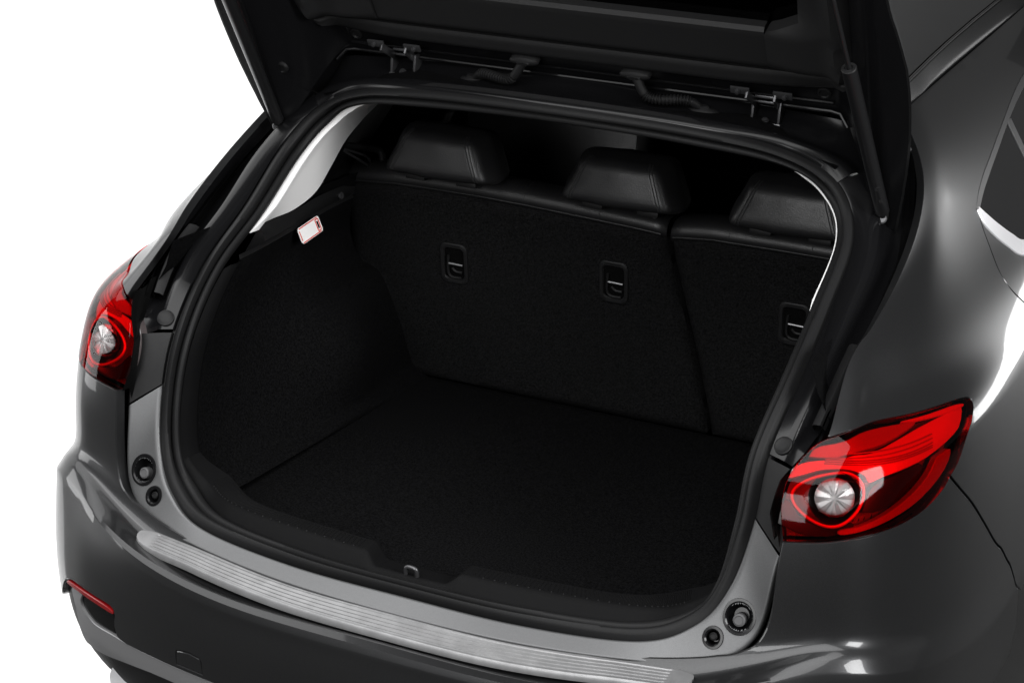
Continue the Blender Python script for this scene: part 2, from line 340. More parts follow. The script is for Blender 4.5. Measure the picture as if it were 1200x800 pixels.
def patch(name, poly, mat, parent, off=0.0, da=.13, db=.16, rim=.012, mirror=False, holes=(), bulge=0.0, bev=.0012, fn=None):
    """panel cut from the outer skin along an outline in (a, b); with a rolled edge of real depth"""
    poly = [(x, y / 1.0) for x, y in poly]
    clean = [poly[0]]
    for p in poly[1:]:
        if math.hypot(p[0] - clean[-1][0], p[1] - clean[-1][1]) > .004: clean.append(p)
    if math.hypot(clean[0][0] - clean[-1][0], clean[0][1] - clean[-1][1]) < .004: clean.pop()
    poly = clean
    q = np.array(poly)
    g = np.stack(np.meshgrid(np.arange(q[:, 0].min(), q[:, 0].max(), da), np.arange(q[:, 1].min(), q[:, 1].max(), db), indexing='ij'), -1).reshape(-1, 2)
    ok = inpoly(g, poly) & (distpoly(g, poly) > .35 * min(da, db))
    for h in holes: ok &= ~inpoly(g, h) & (distpoly(g, h) > .35 * min(da, db))
    g = g[ok]
    V2 = [Vector(p) for p in poly]; E = [(i, (i + 1) % len(poly)) for i in range(len(poly))]
    for h in holes:
        o = len(V2); V2 += [Vector(p) for p in h]; E += [(o + i, o + (i + 1) % len(h)) for i in range(len(h))]
    V2 += [Vector(p) for p in g]
    ov, oe, of, *_ = delaunay_2d_cdt(V2, E, [], 0, 1e-6)
    ov = np.array([tuple(v) for v in ov]); of = [tuple(f) for f in of]
    cen = np.array([ov[list(f)].mean(0) for f in of]); keep = inpoly(cen, poly)
    for h in holes: keep &= ~inpoly(cen, h)
    of = [f for f, k in zip(of, keep) if k]
    P = body(ov[:, 0], ov[:, 1]); N = bnormal(ov[:, 0], ov[:, 1])
    d = distpoly(ov, poly)
    o_ = np.full(len(P), off)
    if bulge: o_ = o_ + bulge * np.clip(d / .8, 0, 1) ** .5
    P = P + N * o_[:, None]
    if fn is not None: P = fn(P, ov)
    V = [tuple(p) for p in P]; F = list(of)
    if rim > 0:
        from collections import Counter
        cnt = Counter(); 
        for f in of:
            for i in range(3): cnt[tuple(sorted((f[i], f[(i + 1) % 3])))] += 1
        be = [e for e, c in cnt.items() if c == 1]; bv = sorted({v for e in be for v in e})
        nb = {v: [] for v in bv}
        for a_, b_ in be: nb[a_].append(b_); nb[b_].append(a_)
        idx1 = {}; idx2 = {}
        ows = {v: np.zeros(3) for v in bv}; bset = set(be)
        for f in of:
            for i in range(3):
                e_ = tuple(sorted((f[i], f[(i + 1) % 3])))
                if e_ in bset:
                    p_, r_, k_ = P[e_[0]], P[e_[1]], P[f[(i + 2) % 3]]
                    tt = (r_ - p_) / (np.linalg.norm(r_ - p_) + 1e-12); inw = k_ - p_; inw = inw - tt * (inw @ tt)
                    inw /= np.linalg.norm(inw) + 1e-12
                    for v in e_: ows[v] -= inw
        for v in bv:
            ow = ows[v]; ow = ow - N[v] * (ow @ N[v]); ow /= np.linalg.norm(ow) + 1e-12
            idx1[v] = len(V); V.append(tuple(P[v] + ow * bev - N[v] * bev))
            idx2[v] = len(V); V.append(tuple(P[v] + ow * bev - N[v] * rim))
        for a_, b_ in be:
            F.append((a_, b_, idx1[b_], idx1[a_])); F.append((idx1[a_], idx1[b_], idx2[b_], idx2[a_]))
    if mirror: V = [(-x, y, z) for x, y, z in V]
    return mk(name, V, F, mat, parent, angle=28)

# ------------------------------------------------------------------ studio: dark floor, white paper sweep beside and beyond the car
M['studio_floor'] = principled('studio_floor_grey', (.03, .03, .03), .7, 0, .2, noise=.15, nscale=3)
M['paper'] = principled('white_backdrop_paper', (.90, .90, .90), .9, 0, .1)
fl = mk('floor', [(-14, -10, -.004), (14, -10, -.004), (14, 16, -.004), (-14, 16, -.004)], [(0, 1, 2, 3)], 'studio_floor', None, smooth=False)
fl['kind'] = 'structure'
pr = []
sweep = [(-.85, 0), (-2, 0), (-4, 0), (-6, 0)] + [(-6.5 - 1.5 * math.sin(t), 1.5 - 1.5 * math.cos(t)) for t in np.linspace(0, math.pi / 2, 10)] + [(-8.0, 3.0), (-8.0, 5.0)]
pr = [[(x, y, z) for x, z in sweep] for y in np.linspace(.32, 16, 30)]
pp = loft('backdrop', pr, 'paper', None)
pp['kind'] = 'structure'
# ================================================================== the car
car = bpy.data.objects.new('hatchback_car', None)
COL.objects.link(car)
tag(car, 'dark grey metallic hatchback car with raised tailgate and empty black boot', 'car')

# outlines on the skin, in (a, b)
LAMP_IN = smooth2([(3.14, 7.96), (2.975, 8.52), (2.91, 8.88), (2.87, 9.263), (2.885, 9.722), (2.93, 10.0), (3.014, 10.158), (3.14, 10.272)])
LAMP_TOP = smooth2([(3.14, 10.272), (3.55, 10.42), (3.97, 10.46), (5.1, 10.50), (6.04, 10.49), (6.95, 10.465), (7.288, 10.411), (7.387, 10.323), (7.381, 10.203)])
LAMP_OUT = smooth2([(7.381, 10.203), (7.225, 9.796), (7.102, 9.158), (6.991, 8.917)])
LAMP_BOT = smooth2([(6.991, 8.917), (6.898, 8.703), (6.631, 8.457), (6.258, 8.338), (5.728, 8.276), (4.753, 8.186), (3.681, 8.042), (3.14, 7.96)])
SKIN = smooth2([(3.132, 10.31), (3.143, 10.69), (3.14, 11.4), (3.12, 12.0), (3.2, 12.353), (3.5, 12.66), (3.7, 13.23), (3.85, 13.9), (4.02, 14.56), (4.08, 15.18), (3.95, 15.6), (3.6, 16.06), (3.3, 16.4), (3.15, 17)])
SHUT = smooth2([(6.991, 8.917), (7.228, 8.419), (7.485, 7.812), (7.738, 7.043), (8.006, 6.177), (8.306, 5.458), (8.56, 4.7)])
DOOR = smooth2([(8.898, 14.094), (8.882, 13.748), (8.859, 13.151), (8.809, 12.481), (8.841, 11.912), (8.941, 11.318), (9.05, 10.5), (9.25, 9.2), (9.4, 8.0)])
WIN = smooth2([(8.89, 14.112), (9.065, 14.35), (9.334, 14.607), (9.659, 14.837), (9.963, 15.07), (10.271, 15.306), (10.634, 15.594), (10.976, 15.803), (11.5, 16.0), (12, 16.1)])
FRAME_IN = smooth2([(9.015, 14.066), (9.236, 14.29), (9.541, 14.533), (9.964, 14.864), (10.351, 15.184), (10.853, 15.532), (11.4, 15.78), (12, 15.9)])
CHROME_LO = smooth2([(8.875, 14.06), (8.93, 13.70), (9.048, 13.317), (9.191, 12.859), (9.376, 12.299), (9.9, 11.9), (11, 11.7), (12, 11.6)])
CHROME_UP = smooth2([(8.936, 14.10), (9.089, 13.766), (9.246, 13.357), (9.374, 12.977), (9.518, 12.584), (9.95, 12.25), (11, 12.05), (12, 11.95)])
ARCH = smooth2([(9.4, 8.0), (9.3, 7.2), (9.1, 6.0), (8.85, 4.9), (8.7, 4.2)])

def shrink(poly, d):
    """move an outline inward in the (a, b) plane by about d metres on the surface"""
    q = np.array(poly); n = len(q); out = []
    area2 = sum(q[i][0] * q[(i + 1) % n][1] - q[(i + 1) % n][0] * q[i][1] for i in range(n))
    sg = 1 if area2 > 0 else -1
    P = body(q[:, 0], q[:, 1])
    Pa = np.linalg.norm(body(q[:, 0] - .01, q[:, 1]) - P, axis=1) / .01
    Pb = np.linalg.norm(body(q[:, 0], q[:, 1] - .01) - P, axis=1) / .01
    S = np.stack([Pa, Pb], 1)
    for i in range(n):
        t = (q[(i + 1) % n] - q[i - 1]) * S[i]; t /= np.linalg.norm(t) + 1e-12
        nv = np.array([-t[1], t[0]]) * sg
        out.append(tuple(q[i] + nv * d / S[i]))
    return out

GAP = .0028
quarter_poly = SKIN[::-1] + LAMP_TOP[1:] + LAMP_OUT[1:] + SHUT[1:] + [(8.7, 4.2)] + ARCH[::-1][1:] + DOOR[::-1][1:] + WIN[1:] + [(12, 16.5), (12, 17), (8, 17), (6, 17)]
bump_top = smooth2([(3.125, 7.92), (3.127, 7.35), (3.135, 6.85), (3.10, 6.45), (3.0, 6.15), (2.85, 6.04), (2.5, 6.0), (2, 6.0), (1, 6.0), (0, 6.0)])
lower_edge = smooth2([(0, 2.33), (1.0, 2.33), (1.33, 2.33), (2.0, 2.33), (2.52, 2.34), (2.6, 2.6), (2.56, 2.98), (2.95, 3.02), (4.3, 2.93), (5.0, 2.6), (5.5, 2.23), (6.2, 2.1), (7.0, 2.1), (8.0, 2.1), (8.72, 2.1)], 3)
half_r = LAMP_BOT[::-1] + SHUT[1:] + [(8.66, 3.9), (8.75, 3.0), (8.72, 2.1)] + lower_edge[::-1][1:-1]
half_r = [p for p in half_r]
# closed outline over both sides: right half, then the left half mirrored
right_chain = bump_top[::-1] + half_r                     # centre top -> lamp -> side -> lower edge towards the centre
left_chain = [(-x, y) for x, y in right_chain[::-1]]
bumper_poly = right_chain + left_chain
TOW = [(-1.62, 2.4), (-1.62, 2.764), (-1.46, 2.83), (-1.335, 2.78), (-1.335, 2.4)]
tow_hole = [(-1.63, 2.42), (-1.625, 2.68), (-1.61, 2.74), (-1.58, 2.765), (-1.46, 2.805), (-1.37, 2.775), (-1.345, 2.76), (-1.33, 2.70), (-1.33, 2.42)]
bumper = patch('rear_bumper', shrink(bumper_poly, GAP), 'paint', car, da=.11, db=.14, rim=.02, bev=.002, holes=[tow_hole])
bumper['label'] = 'dark grey painted rear bumper'
for side in (False, True):
    q = patch('quarter_panel', shrink(quarter_poly, GAP), 'paint', car, rim=.014, mirror=side, bev=.0007)
# tow hook cover in the bumper
patch('tow_hook_cover', shrink(tow_hole, .0042), 'paint', bumper, off=.0, da=.05, db=.06, rim=.008)

# doors behind the quarter panels: panel, chrome strip, window frame and glass
for side in (False, True):
    door_poly = DOOR + [(9.9, 7.9), (11, 7.8), (12, 7.8)] + CHROME_LO[::-1][:-1]
    dr = patch('rear_door', shrink(door_poly, GAP), 'paint', car, rim=.014, mirror=side)
    ch = CHROME_LO + CHROME_UP[::-1]
    patch('chrome_strip', ch, 'chrome', dr, off=.003, rim=.008, mirror=side, da=.06, db=.08)
    fr = WIN + FRAME_IN[::-1]
    patch('window_frame', shrink(fr, .001), 'frame_satin', dr, off=-.001, rim=.01, mirror=side, da=.07, db=.07)
    gl = FRAME_IN + CHROME_UP[::-1]
    patch('window_glass', gl, 'privacy', dr, off=-.006, rim=0, mirror=side, da=.15, db=.15)
    dv = [(10.352, 15.23), (10.446, 15.20), (10.46, 14.375), (10.5, 12.2), (10.41, 12.2), (10.376, 14.165)]
    patch('window_divider', dv, 'frame_satin', dr, off=-.003, rim=.004, mirror=side, da=.05, db=.1)

# lower trim: reflector strip, bumper lip coloured lighter as if lit, dark pocket, black valance
valance_poly = [(-8.6, .8)] + [(a, .8) for a in np.arange(-8, 8.1, .5)] + [(8.6, .8), (8.72, 2.1)] + lower_edge[::-1][1:-1] + [(-x, y) for x, y in lower_edge] + [(-8.72, 2.1)]
valance = patch('lower_valance', shrink(valance_poly, .0015), 'plastic', car, off=-.012, da=.15, db=.15, rim=.01)
lip_out = [(4.328, 2.705), (4.2, 2.80), (4.018, 2.83), (3.63, 2.835)]
lip_in = smooth2([(3.63, 2.80), (3.80, 2.62), (3.75, 2.47), (3.33, 2.305), (2.73, 2.325), (2.52, 2.32), (2.0, 2.32), (1.0, 2.32), (0, 2.32)], 4)
lip_lo = smooth2([(0, 1.98), (1.0, 1.98), (1.873, 1.985), (2.461, 1.88), (3.2, 1.70), (3.803, 1.665), (4.144, 1.773), (4.328, 2.705)], 4)
for side in (False, True):
    patch('lower_lip_strip', lip_out + lip_in + lip_lo[:-1], 'lit_lip', bumper, off=-.002, rim=.012, mirror=not side, da=.08, db=.08,
          fn=lambda P, ov: P - np.array([0, 1, 0]) * (np.clip((2.33 - ov[:, 1]) / .4, 0, 1) * .006)[:, None])
    patch('reflector_pocket', [(3.80, 2.72), (3.2, 2.80), (2.62, 2.86), (2.64, 2.6), (2.70, 2.36), (3.0, 2.335), (3.30, 2.33), (3.6, 2.40), (3.75, 2.50)], 'black_gloss', bumper, off=-.006, rim=.004, mirror=not side, da=.08, db=.08)
    refl = smooth2([(4.47, 2.835), (4.304, 2.895), (3.6, 2.96), (2.908, 2.99), (2.6, 2.96), (2.56, 2.915), (2.6, 2.89), (2.95, 2.90), (3.6, 2.885), (4.25, 2.835), (4.47, 2.835)], 3)[:-1]
    patch('red_reflector', refl, 'red_plastic', bumper, off=.002, rim=.01, mirror=not side, da=.05, db=.04)

# ------------------------------------------------------------------ the opening: seal, jamb
SI = [(0, .071, .672), (.199, .079, .672), (.377, .110, .676), (.469, .152, .704), (.504, .157, .76), (.516, .175, .86), (.518, .216, .965), (.528, .322, 1.059), (.528, .463, 1.136), (.528, .590, 1.221), (.494, .632, 1.28), (.42, .618, 1.329), (.255, .588, 1.351), (0, .57, 1.3625)]
SO = [(0, .046, .660), (.212, .050, .661), (.401, .071, .674), (.486, .098, .711), (.528, .124, .775), (.545, .157, .87), (.547, .197, .972), (.558, .304, 1.068), (.56, .439, 1.15), (.557, .56, 1.242), (.509, .615, 1.317), (.412, .606, 1.363), (.255, .572, 1.388), (0, .55, 1.396)]
JO = [(0, .017, .638), (.212, .021, .642), (.40, .044, .652), (.510, .073, .662), (.580, .105, .708), (.597, .128, .825), (.612, .172, .965), (.630, .285, 1.092), (.640, .405, 1.153), (.648, .545, 1.228), (.60, .742, 1.360), (.50, .702, 1.402), (.30, .697, 1.414), (0, .682, 1.420)]
NT = 420
tt = np.concatenate([np.linspace(0, 13, NT), -np.linspace(13, 0, NT)[1:-1]])
def ring(P): return crt(P, tt)
rSI, rSO = ring(SI), ring(SO)
def ringframe(A, B):
    w = B - A; L = np.linalg.norm(w, axis=1)[:, None]; w = w / L
    t = np.roll(A, -1, 0) - np.roll(A, 1, 0); t /= np.linalg.norm(t, axis=1)[:, None]
    n = np.cross(t, w); n /= np.linalg.norm(n, axis=1)[:, None]
    n *= np.where(n[:, 1:2] > 0, -1, 1)
    return w, n, L
w, n, L = ringframe(rSI, rSO)
prof = [(.06, -.016), (0, -.004), (.02, .004), (.10, .0095), (.22, .0115), (.33, .009), (.39, .003), (.42, -.001), (.46, .003), (.54, .0105), (.68, .0145), (.80, .0125), (.88, .006), (.90, -.006), (1.02, -.007), (1.06, -.015)]
seal = loft('opening_seal', [rSI + w * L * p + n * h for p, h in prof], 'rubber', car, closed=True, angle=60)
seal['label'] = 'black rubber weatherstrip round the boot opening'

def seg(t0, t1, n, left=False):
    t = np.linspace(t0, t1, n)
    return -t - 1e-9 if left else t
def jamb_ribs(t, prof):
    """ribs between the seal's outer edge and the jamb's outer edge; prof = [(fraction, inward depth)]"""
    A, B = crt(SO, t), crt(JO, t)
    wv = B - A; Lv = np.linalg.norm(wv, axis=1)[:, None]
    tg = np.gradient(A, axis=0); tg /= np.linalg.norm(tg, axis=1)[:, None]
    nn = np.cross(tg, wv / Lv); nn /= np.linalg.norm(nn, axis=1)[:, None]; nn *= np.where(nn[:, 1:2] > 0, -1, 1)
    out = []
    for p, d in prof:
        d_ = d(t) if callable(d) else d
        out.append(A + wv * p - nn * (np.asarray(d_).reshape(-1, 1) if np.ndim(d_) else d_))
    return out
# painted sill with its two rubber stops per side
STOPS = [((.551, .119, .734), .0190), ((.518, .092, .701), .0105)]
def near_stop(c):
    for s, r in STOPS:
        for sx in (1, -1):
            d = c - np.array([s[0] * sx, s[1], s[2]])
            if np.linalg.norm(d) < r * 1.12 + .0012: return True
    return False
ts = np.linspace(-5.12, 5.12, 620)
sill_prof = [(.0, .010), (.0, .002), (.03, .0), (.06, -.0006)] + [(p, -.0012) for p in np.linspace(.1, .93, 22)] + [(.965, -.0006), (.99, .001), (1.0, .004), (1.0, .018)]
sill = loft('sill_panel', jamb_ribs(ts, sill_prof), 'lit_sill_paint', car, keep=lambda c: not near_stop(c), angle=50)
sill['label'] = 'grey painted sill below the boot opening, its lit tone in the colour'
for sx in (1, -1):
    for (sp, r), big in zip(STOPS, (True, False)):
        c = np.array([sp[0] * sx, sp[1], sp[2]])
        # local sill normal
        tloc = ts[np.argmin(np.linalg.norm(crt(SO, ts) * .35 + crt(JO, ts) * .65 - c, axis=1))]
        A, B = crt(SO, [tloc - .05, tloc + .05]), crt(JO, [tloc])[0]
        t_ = A[1] - A[0]; nn = np.cross(t_, B - A.mean(0)); nn /= np.linalg.norm(nn); nn *= -1 if nn[1] > 0 else 1
        # put the stop on the sill surface
        Am, Bm = A.mean(0), B; wv = (Bm - Am)
        c = c - nn * ((c - Am) @ nn) + nn * .0012
        R = frame_from(nn)
        k = r * 1.12
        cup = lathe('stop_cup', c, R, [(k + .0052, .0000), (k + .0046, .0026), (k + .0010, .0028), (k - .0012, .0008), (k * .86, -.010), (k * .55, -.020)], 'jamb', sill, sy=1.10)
        rb = k * (.46 if big else .55)
        oy = -(k * .26 if big else -k * .15)
        lathe('rubber_stop', c + R @ np.array([0, oy, -.014]), R,
              [(rb * 1.1, 0), (rb * 1.05, .008), (rb, .0125), (rb * .72, .0140), (rb * .62, .0128), (rb * .2, .0128)], 'grey_rubber' if big else 'rubber', sill)

for sgn in (1, -1):
    left = sgn < 0
    # dark block beside the tail lamp
    t = seg(5.15, 5.98, 40, left)
    loft('lamp_side_block', jamb_ribs(t, [(0, .02), (0, .004), (.04, 0), (.3, -.002), (.7, -.002), (.96, 0), (1, .004), (1, .03)]), 'plastic', car)
    # pillar jamb with deep gutter
    t = seg(6.03, 10.0, 160, left)
    dep = lambda s: (lambda t: s * np.clip((abs(t) - 6.0) / .6, .35, 1))
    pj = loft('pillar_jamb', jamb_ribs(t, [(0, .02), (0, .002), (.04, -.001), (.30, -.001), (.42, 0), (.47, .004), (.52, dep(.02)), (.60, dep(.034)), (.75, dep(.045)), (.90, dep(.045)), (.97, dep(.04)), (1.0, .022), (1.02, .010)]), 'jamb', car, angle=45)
    # rubber button on the jamb
    c = crt(SO, [6.18 * sgn])[0] * .70 + crt(JO, [6.18 * sgn])[0] * .30
    A = crt(SO, [6.1 * sgn, 6.26 * sgn]); nn = np.cross(A[1] - A[0], crt(JO, [6.18 * sgn])[0] - A.mean(0)); nn /= np.linalg.norm(nn); nn *= -1 if nn[1] > 0 else 1
    lathe('jamb_plug', c + nn * .001, frame_from(nn), [(.0155, 0), (.015, .003), (.013, .0038), (.0115, .0028), (.004, .0028)], 'plastic', pj)
    # fixed bracket low in the gutter
    t = seg(6.5, 7.6, 40, left)
    loft('gutter_bracket', jamb_ribs(t, [(.60, .030), (.62, .014), (.70, .010), (.84, .010), (.87, .014), (.88, .034)]), 'plastic', pj)
# the jamb behind the tailgate under the roof edge
t = np.concatenate([seg(10.02, 13, 150), seg(13, 10.02, 150, True)[1:]])
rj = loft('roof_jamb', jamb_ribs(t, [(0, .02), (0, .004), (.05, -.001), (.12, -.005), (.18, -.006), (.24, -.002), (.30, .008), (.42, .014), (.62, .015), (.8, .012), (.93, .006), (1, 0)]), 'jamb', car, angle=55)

# ------------------------------------------------------------------ roof
def roof_z(x, y):
    zd = np.interp(y, [.68, .76, .9, 1.1, 1.3, 1.6, 2.0, 2.4], [1.424, 1.440, 1.457, 1.467, 1.474, 1.481, 1.487, 1.482])
    return zd + .022 * (1 - (x / .545) ** 2) * np.clip((y - .68) / .25, .02, 1)
def ditch(y): return np.interp(y, [.64, .9, 2.0, 2.4], [.553, .545, .505, .49])
ys = np.linspace(0, 1, 60); xs = np.linspace(-1, 1, 61)
rows = []
for v in ys:
    r = []
    for u in xs:
        y0 = .697 + .02 * u * u
        y = y0 + v * (2.4 - y0); x = u * (ditch(y) - .002)
        r.append((x, y, float(roof_z(x, y)) + .002))
    rows.append(r)
lip = [(x, y - .002, z - .010) for x, y, z in rows[0]]
roof = loft('roof_panel', [lip] + [[(x, y - .001, z - .002) for x, y, z in rows[0]]] + rows, 'paint', car, angle=60)
for sgn in (1, -1):
    yy = np.linspace(.70, 2.4, 60)
    xd = ditch(yy); zd = roof_z(xd, yy)
    sk = cr([(.56, .80, 1.418), (.563, .94, 1.426), (.557, 1.05, 1.432), (.55, 1.3, 1.445), (.54, 1.8, 1.455), (.53, 2.3, 1.455)], 60)
    xr = np.interp(yy, sk[:, 1], sk[:, 0]); zr = np.interp(yy, sk[:, 1], sk[:, 2])
    c = lambda f, d: np.stack([sgn * (xd + .003 + (xr - xd - .003) * f), yy, zd + (zr - zd) * f + d], 1)
    strip = loft('roof_side_moulding', [c(-.12, -.012), c(.02, -.012), c(.05, -.004), c(.10, -.002), c(.3, -.001), c(.6, -.001), c(.9, -.001), c(.98, -.002), c(1.0, -.004), c(1.0, -.016)], 'plastic', car)
    tube('roof_ditch_strip', np.stack([sgn * (xd + .0025), yy, zd - .001], 1), .0028, 'rubber', car, n=8)

# ------------------------------------------------------------------ tailgate, raised
TG_O = np.array([0, .685, 1.425]); SD = np.array([0, -.529, .849]); ND = np.array([0, -.849, -.529])
gate = bpy.data.objects.new('tailgate', None); COL.objects.link(gate); gate.parent = car
gate['label'] = 'raised tailgate with black inner trim'
def tg(x, s, nn): return TG_O + SD * s + ND * nn + np.array([x, 0, 0])
EDGE = np.array([(-.137, .606), (-.037, .622), (.083, .635), (.223, .634), (.358, .609), (.53, .59), (.76, .60), (.98, .62)])
def edge_x(s): return cr([(a, b, 0) for a, b in EDGE], 200)[np.argmin(abs(cr([(a, b, 0) for a, b in EDGE], 200)[:, 0] - s)), 1]
def n_in(x, s):
    ax = abs(x)
    f = np.clip((ax - .47) / .12, 0, 1); f = f * f * (3 - 2 * f)
    return .0 + .137 * f + .22 * max(0, s) ** 2 * (1 - .6 * f)
def s_front(x):
    ax = abs(x)
    f = np.clip((ax - .485) / .12, 0, 1); return -.006 - .131 * f ** 1.1
rowsI = []
US = np.concatenate([np.linspace(-1, -.7, 26), np.linspace(-.7, .7, 40)[1:-1], np.linspace(.7, 1, 26)])
for k in range(60):
    v = (k / 59) ** 1.3; r = []
    for u in US:
        # width follows the side edge
        x = u * .61; s = s_front(x) + v * (.98 - s_front(x))
        x = u * edge_x(s); r.append(tg(x, s, n_in(x, s)))
    rowsI.append(r)
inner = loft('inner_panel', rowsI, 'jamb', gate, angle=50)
# outer skin and side returns
rim = [np.array(rowsI[k])[[0]] for k in range(60)]
rowsO = []
for k in range(60):
    R0 = np.array(rowsI[k]); r = []
    for i, u in enumerate(US):
        p = R0[i]; s = (p - TG_O) @ SD
        r.append(p * 1.0 - ND * (((p - TG_O) @ ND) + .035 - .02 * max(0, s) + .02 * u * u - .0) + ND * (.055 * np.clip((abs(u) - .8) / .2, 0, 1) ** 2))
    r = [np.array([q[0] * (1 - .10 * np.clip((abs(u) - .6) / .4, 0, 1)), q[1], q[2]]) for q, u in zip(r, US)]
    rowsO.append(r)
outer = loft('outer_skin', rowsO, 'paint', gate, angle=50)
for i, sgn in ((0, -1), (-1, 1)):
    e0 = np.array([r[i] for r in rowsI]); e1 = np.array([r[i] for r in rowsO])
    ox = np.array([sgn * .004, 0, 0])
    loft('side_flange', [e0, e0 + ox, e0 * .7 + e1 * .3 + ox * 1.5, e0 * .3 + e1 * .7 + ox * 1.5, e1 + ox, e1], 'paint' if sgn > 0 else 'paint', gate)
e0 = np.array(rowsI[0]); e1 = np.array(rowsO[0])
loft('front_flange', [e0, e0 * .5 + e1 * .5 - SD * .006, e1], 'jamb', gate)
e0 = np.array(rowsI[-1]); e1 = np.array(rowsO[-1])
loft('rear_flange', [e0, e1], 'paint', gate)

def tgsheet(name, pts_rows, mat, parent, thick=.012, angle=40):
    """sheet on the tailgate from rows of (x, s, n) with an edge returned by thick"""
    rows = [[tg(x, s, nn) for x, s, nn in r] for r in pts_rows]
    back = lambda r: [p - ND * thick for p in r]
    ext = []
    full = []
    R = np.array(rows)
    top = R[0] - ND * thick; bot = R[-1] - ND * thick
    R = np.concatenate([top[None], R, bot[None]], 0)
    lft = R[:, :1] - ND * thick; rgt = R[:, -1:] - ND * thick
    R = np.concatenate([lft, R, rgt], 1)
    return loft(name, list(R), mat, parent, angle=angle)
def tn(x, s, d):   # trim height: stands proud of the inner panel
    return n_in(np.clip(x, -.5, .5), s) + d
xs = np.linspace(-1, 1, 61)
def half(s):       # half width of the trim at s, rounded at its lower corners
    return np.interp(s, [.056, .060, .07, .09, .115, .16, .26, .6, .8], [.44, .455, .49, .52, .535, .545, .54, .53, .53])
r1 = []
for s in np.linspace(.058, .094, 9):
    e = min((s - .058), (.094 - s)) / .006
    r1.append([(u * half(s), s, tn(u * half(s), s, .026 + .004 * np.clip(e, 0, 1)) - .012 * abs(u) ** 8) for u in xs])
tgsheet('trim_lip', r1, 'gate_trim', gate, .022)
r2 = []
for s in np.linspace(.101, .192, 16):
    e = min((s - .101) / .010, (.192 - s) / .008)
    r2.append([(u * .372, s, tn(u * .372, s, .026 + .008 * np.clip(e, 0, 1) ** .5 + .02 * (s - .1))) for u in xs])
tgsheet('header_trim', r2, 'gate_trim', gate, .025)
for sgn in (1, -1):
    r3 = []
    for s in np.concatenate([np.linspace(.101, .2, 14), np.linspace(.22, .85, 16)]):
        e = np.clip((s - .101) / .02, 0, 1) ** .5
        x0 = .374 if s < .19 else np.interp(s, [.19, .215, .3], [.374, .435, .44]); x1 = half(s)
        row = []
        for u in np.linspace(0, 1, 16):
            x = x0 + (x1 - x0) * u
            row.append((sgn * x, s, n_in(min(x, .5), s) + .026 + .008 * e + .020 * e * math.sin(math.pi * (u * .8 + .1)) - .018 * max(0, u - .8) / .2))
        r3.append(row)
    tgsheet('pillar_trim', r3, 'gate_trim', gate, .03)
    # round grommets in the cavity beside the trim
    for (x, s) in ((.455, .035), (.56, .03)):
        nn = n_in(x, s); R = frame_from(ND)
        lathe('grommet', tg(sgn * x, s, nn), R, [(.013, -.002), (.012, .003), (.009, .004), (.007, .002), (.002, .002)], 'plastic', gate)
rg = [[(x, s, .22 * s * s + .012) for x in np.linspace(-.46, .46, 24)] for s in np.linspace(.17, .84, 20)]
tgsheet('rear_window', rg, 'tinted_glass', gate, .004)
# added thin strip standing in for the light in the roof gap
tube('gap_light_strip', [(x, .692 + .02 * (x / .5) ** 2, 1.4235 - .026 * (abs(x) / .5) ** 2.2) for x in np.linspace(-.46, .46, 80)], .0012, 'zinc', car, n=8)
# weather lip along the front edge of the gate
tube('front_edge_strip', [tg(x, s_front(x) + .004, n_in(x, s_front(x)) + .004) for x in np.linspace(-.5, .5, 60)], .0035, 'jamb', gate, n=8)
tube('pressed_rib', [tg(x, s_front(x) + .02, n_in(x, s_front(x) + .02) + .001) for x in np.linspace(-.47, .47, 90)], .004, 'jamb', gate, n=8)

# hinges
def hinge(sgn):
    h = bpy.data.objects.new('hinge', None); COL.objects.link(h); h.parent = car
    x0 = .355 * sgn; y0 = .672; z0 = 1.388
    b = MB()                                    # bracket on the body: an open frame seen from behind
    for dx in (-.024, .024): b.box((x0 + dx, y0 + .010, z0 + .019), (.0045, .030, .040), bev=.0008)
    b.box((x0, y0 - .002, z0 - .001), (.056, .010, .005), bev=.001)
    b.box((x0, y0 + .002, z0 + .036), (.052, .006, .004), bev=.001)
    b.build('body_bracket', 'zinc', h)
    for dx, fl in ((-.020, -1), (.020, 1)):     # two arms up to the tailgate with turned-out flanges
        a_ = MB()
        p0 = np.array([x0 + dx, y0 - .004, z0 + .034]); p1 = tg(x0 + dx * 1.25, .044, .040)
        d_ = p1 - p0; L_ = np.linalg.norm(d_); d_ /= L_; xx = np.array([1., 0, 0]); yy_ = np.cross(d_, xx); yy_ /= np.linalg.norm(yy_); xx = np.cross(yy_, d_)
        a_.box((p0 + p1) / 2, (.004, .014, L_ + .004), R=np.stack([xx, yy_, d_], 1), bev=.0008)
        Rf = np.stack([np.array([1., 0, 0]), SD, ND], 1)
        a_.box(tg(x0 + dx * 1.25 + fl * .013, .048, .036), (.034, .014, .0035), R=Rf, bev=.0008)
        a_.build('gate_arm', 'zinc', h)
        lathe('bolt', tg(x0 + dx * 1.25 + fl * .017, .047, .038), frame_from(ND), [(.0055, 0), (.0055, .002), (.004, .0022), (.004, .005), (.002, .0055)], 'zinc', h, n=10)
    a_ = MB(); a_.box((x0, y0 - .006, z0 + .046), (.042, .004, .0045), bev=.0008); a_.build('cross_strap', 'zinc', h)
    lathe('bolt', (x0, y0 - .004, z0 + .004), frame_from((0, -.5, 1), (0, 1, 0)), [(.007, 0), (.007, .002), (.005, .0022), (.005, .005), (.003, .0055)], 'zinc', h, n=10)
    return h
hinge(1); hinge(-1)

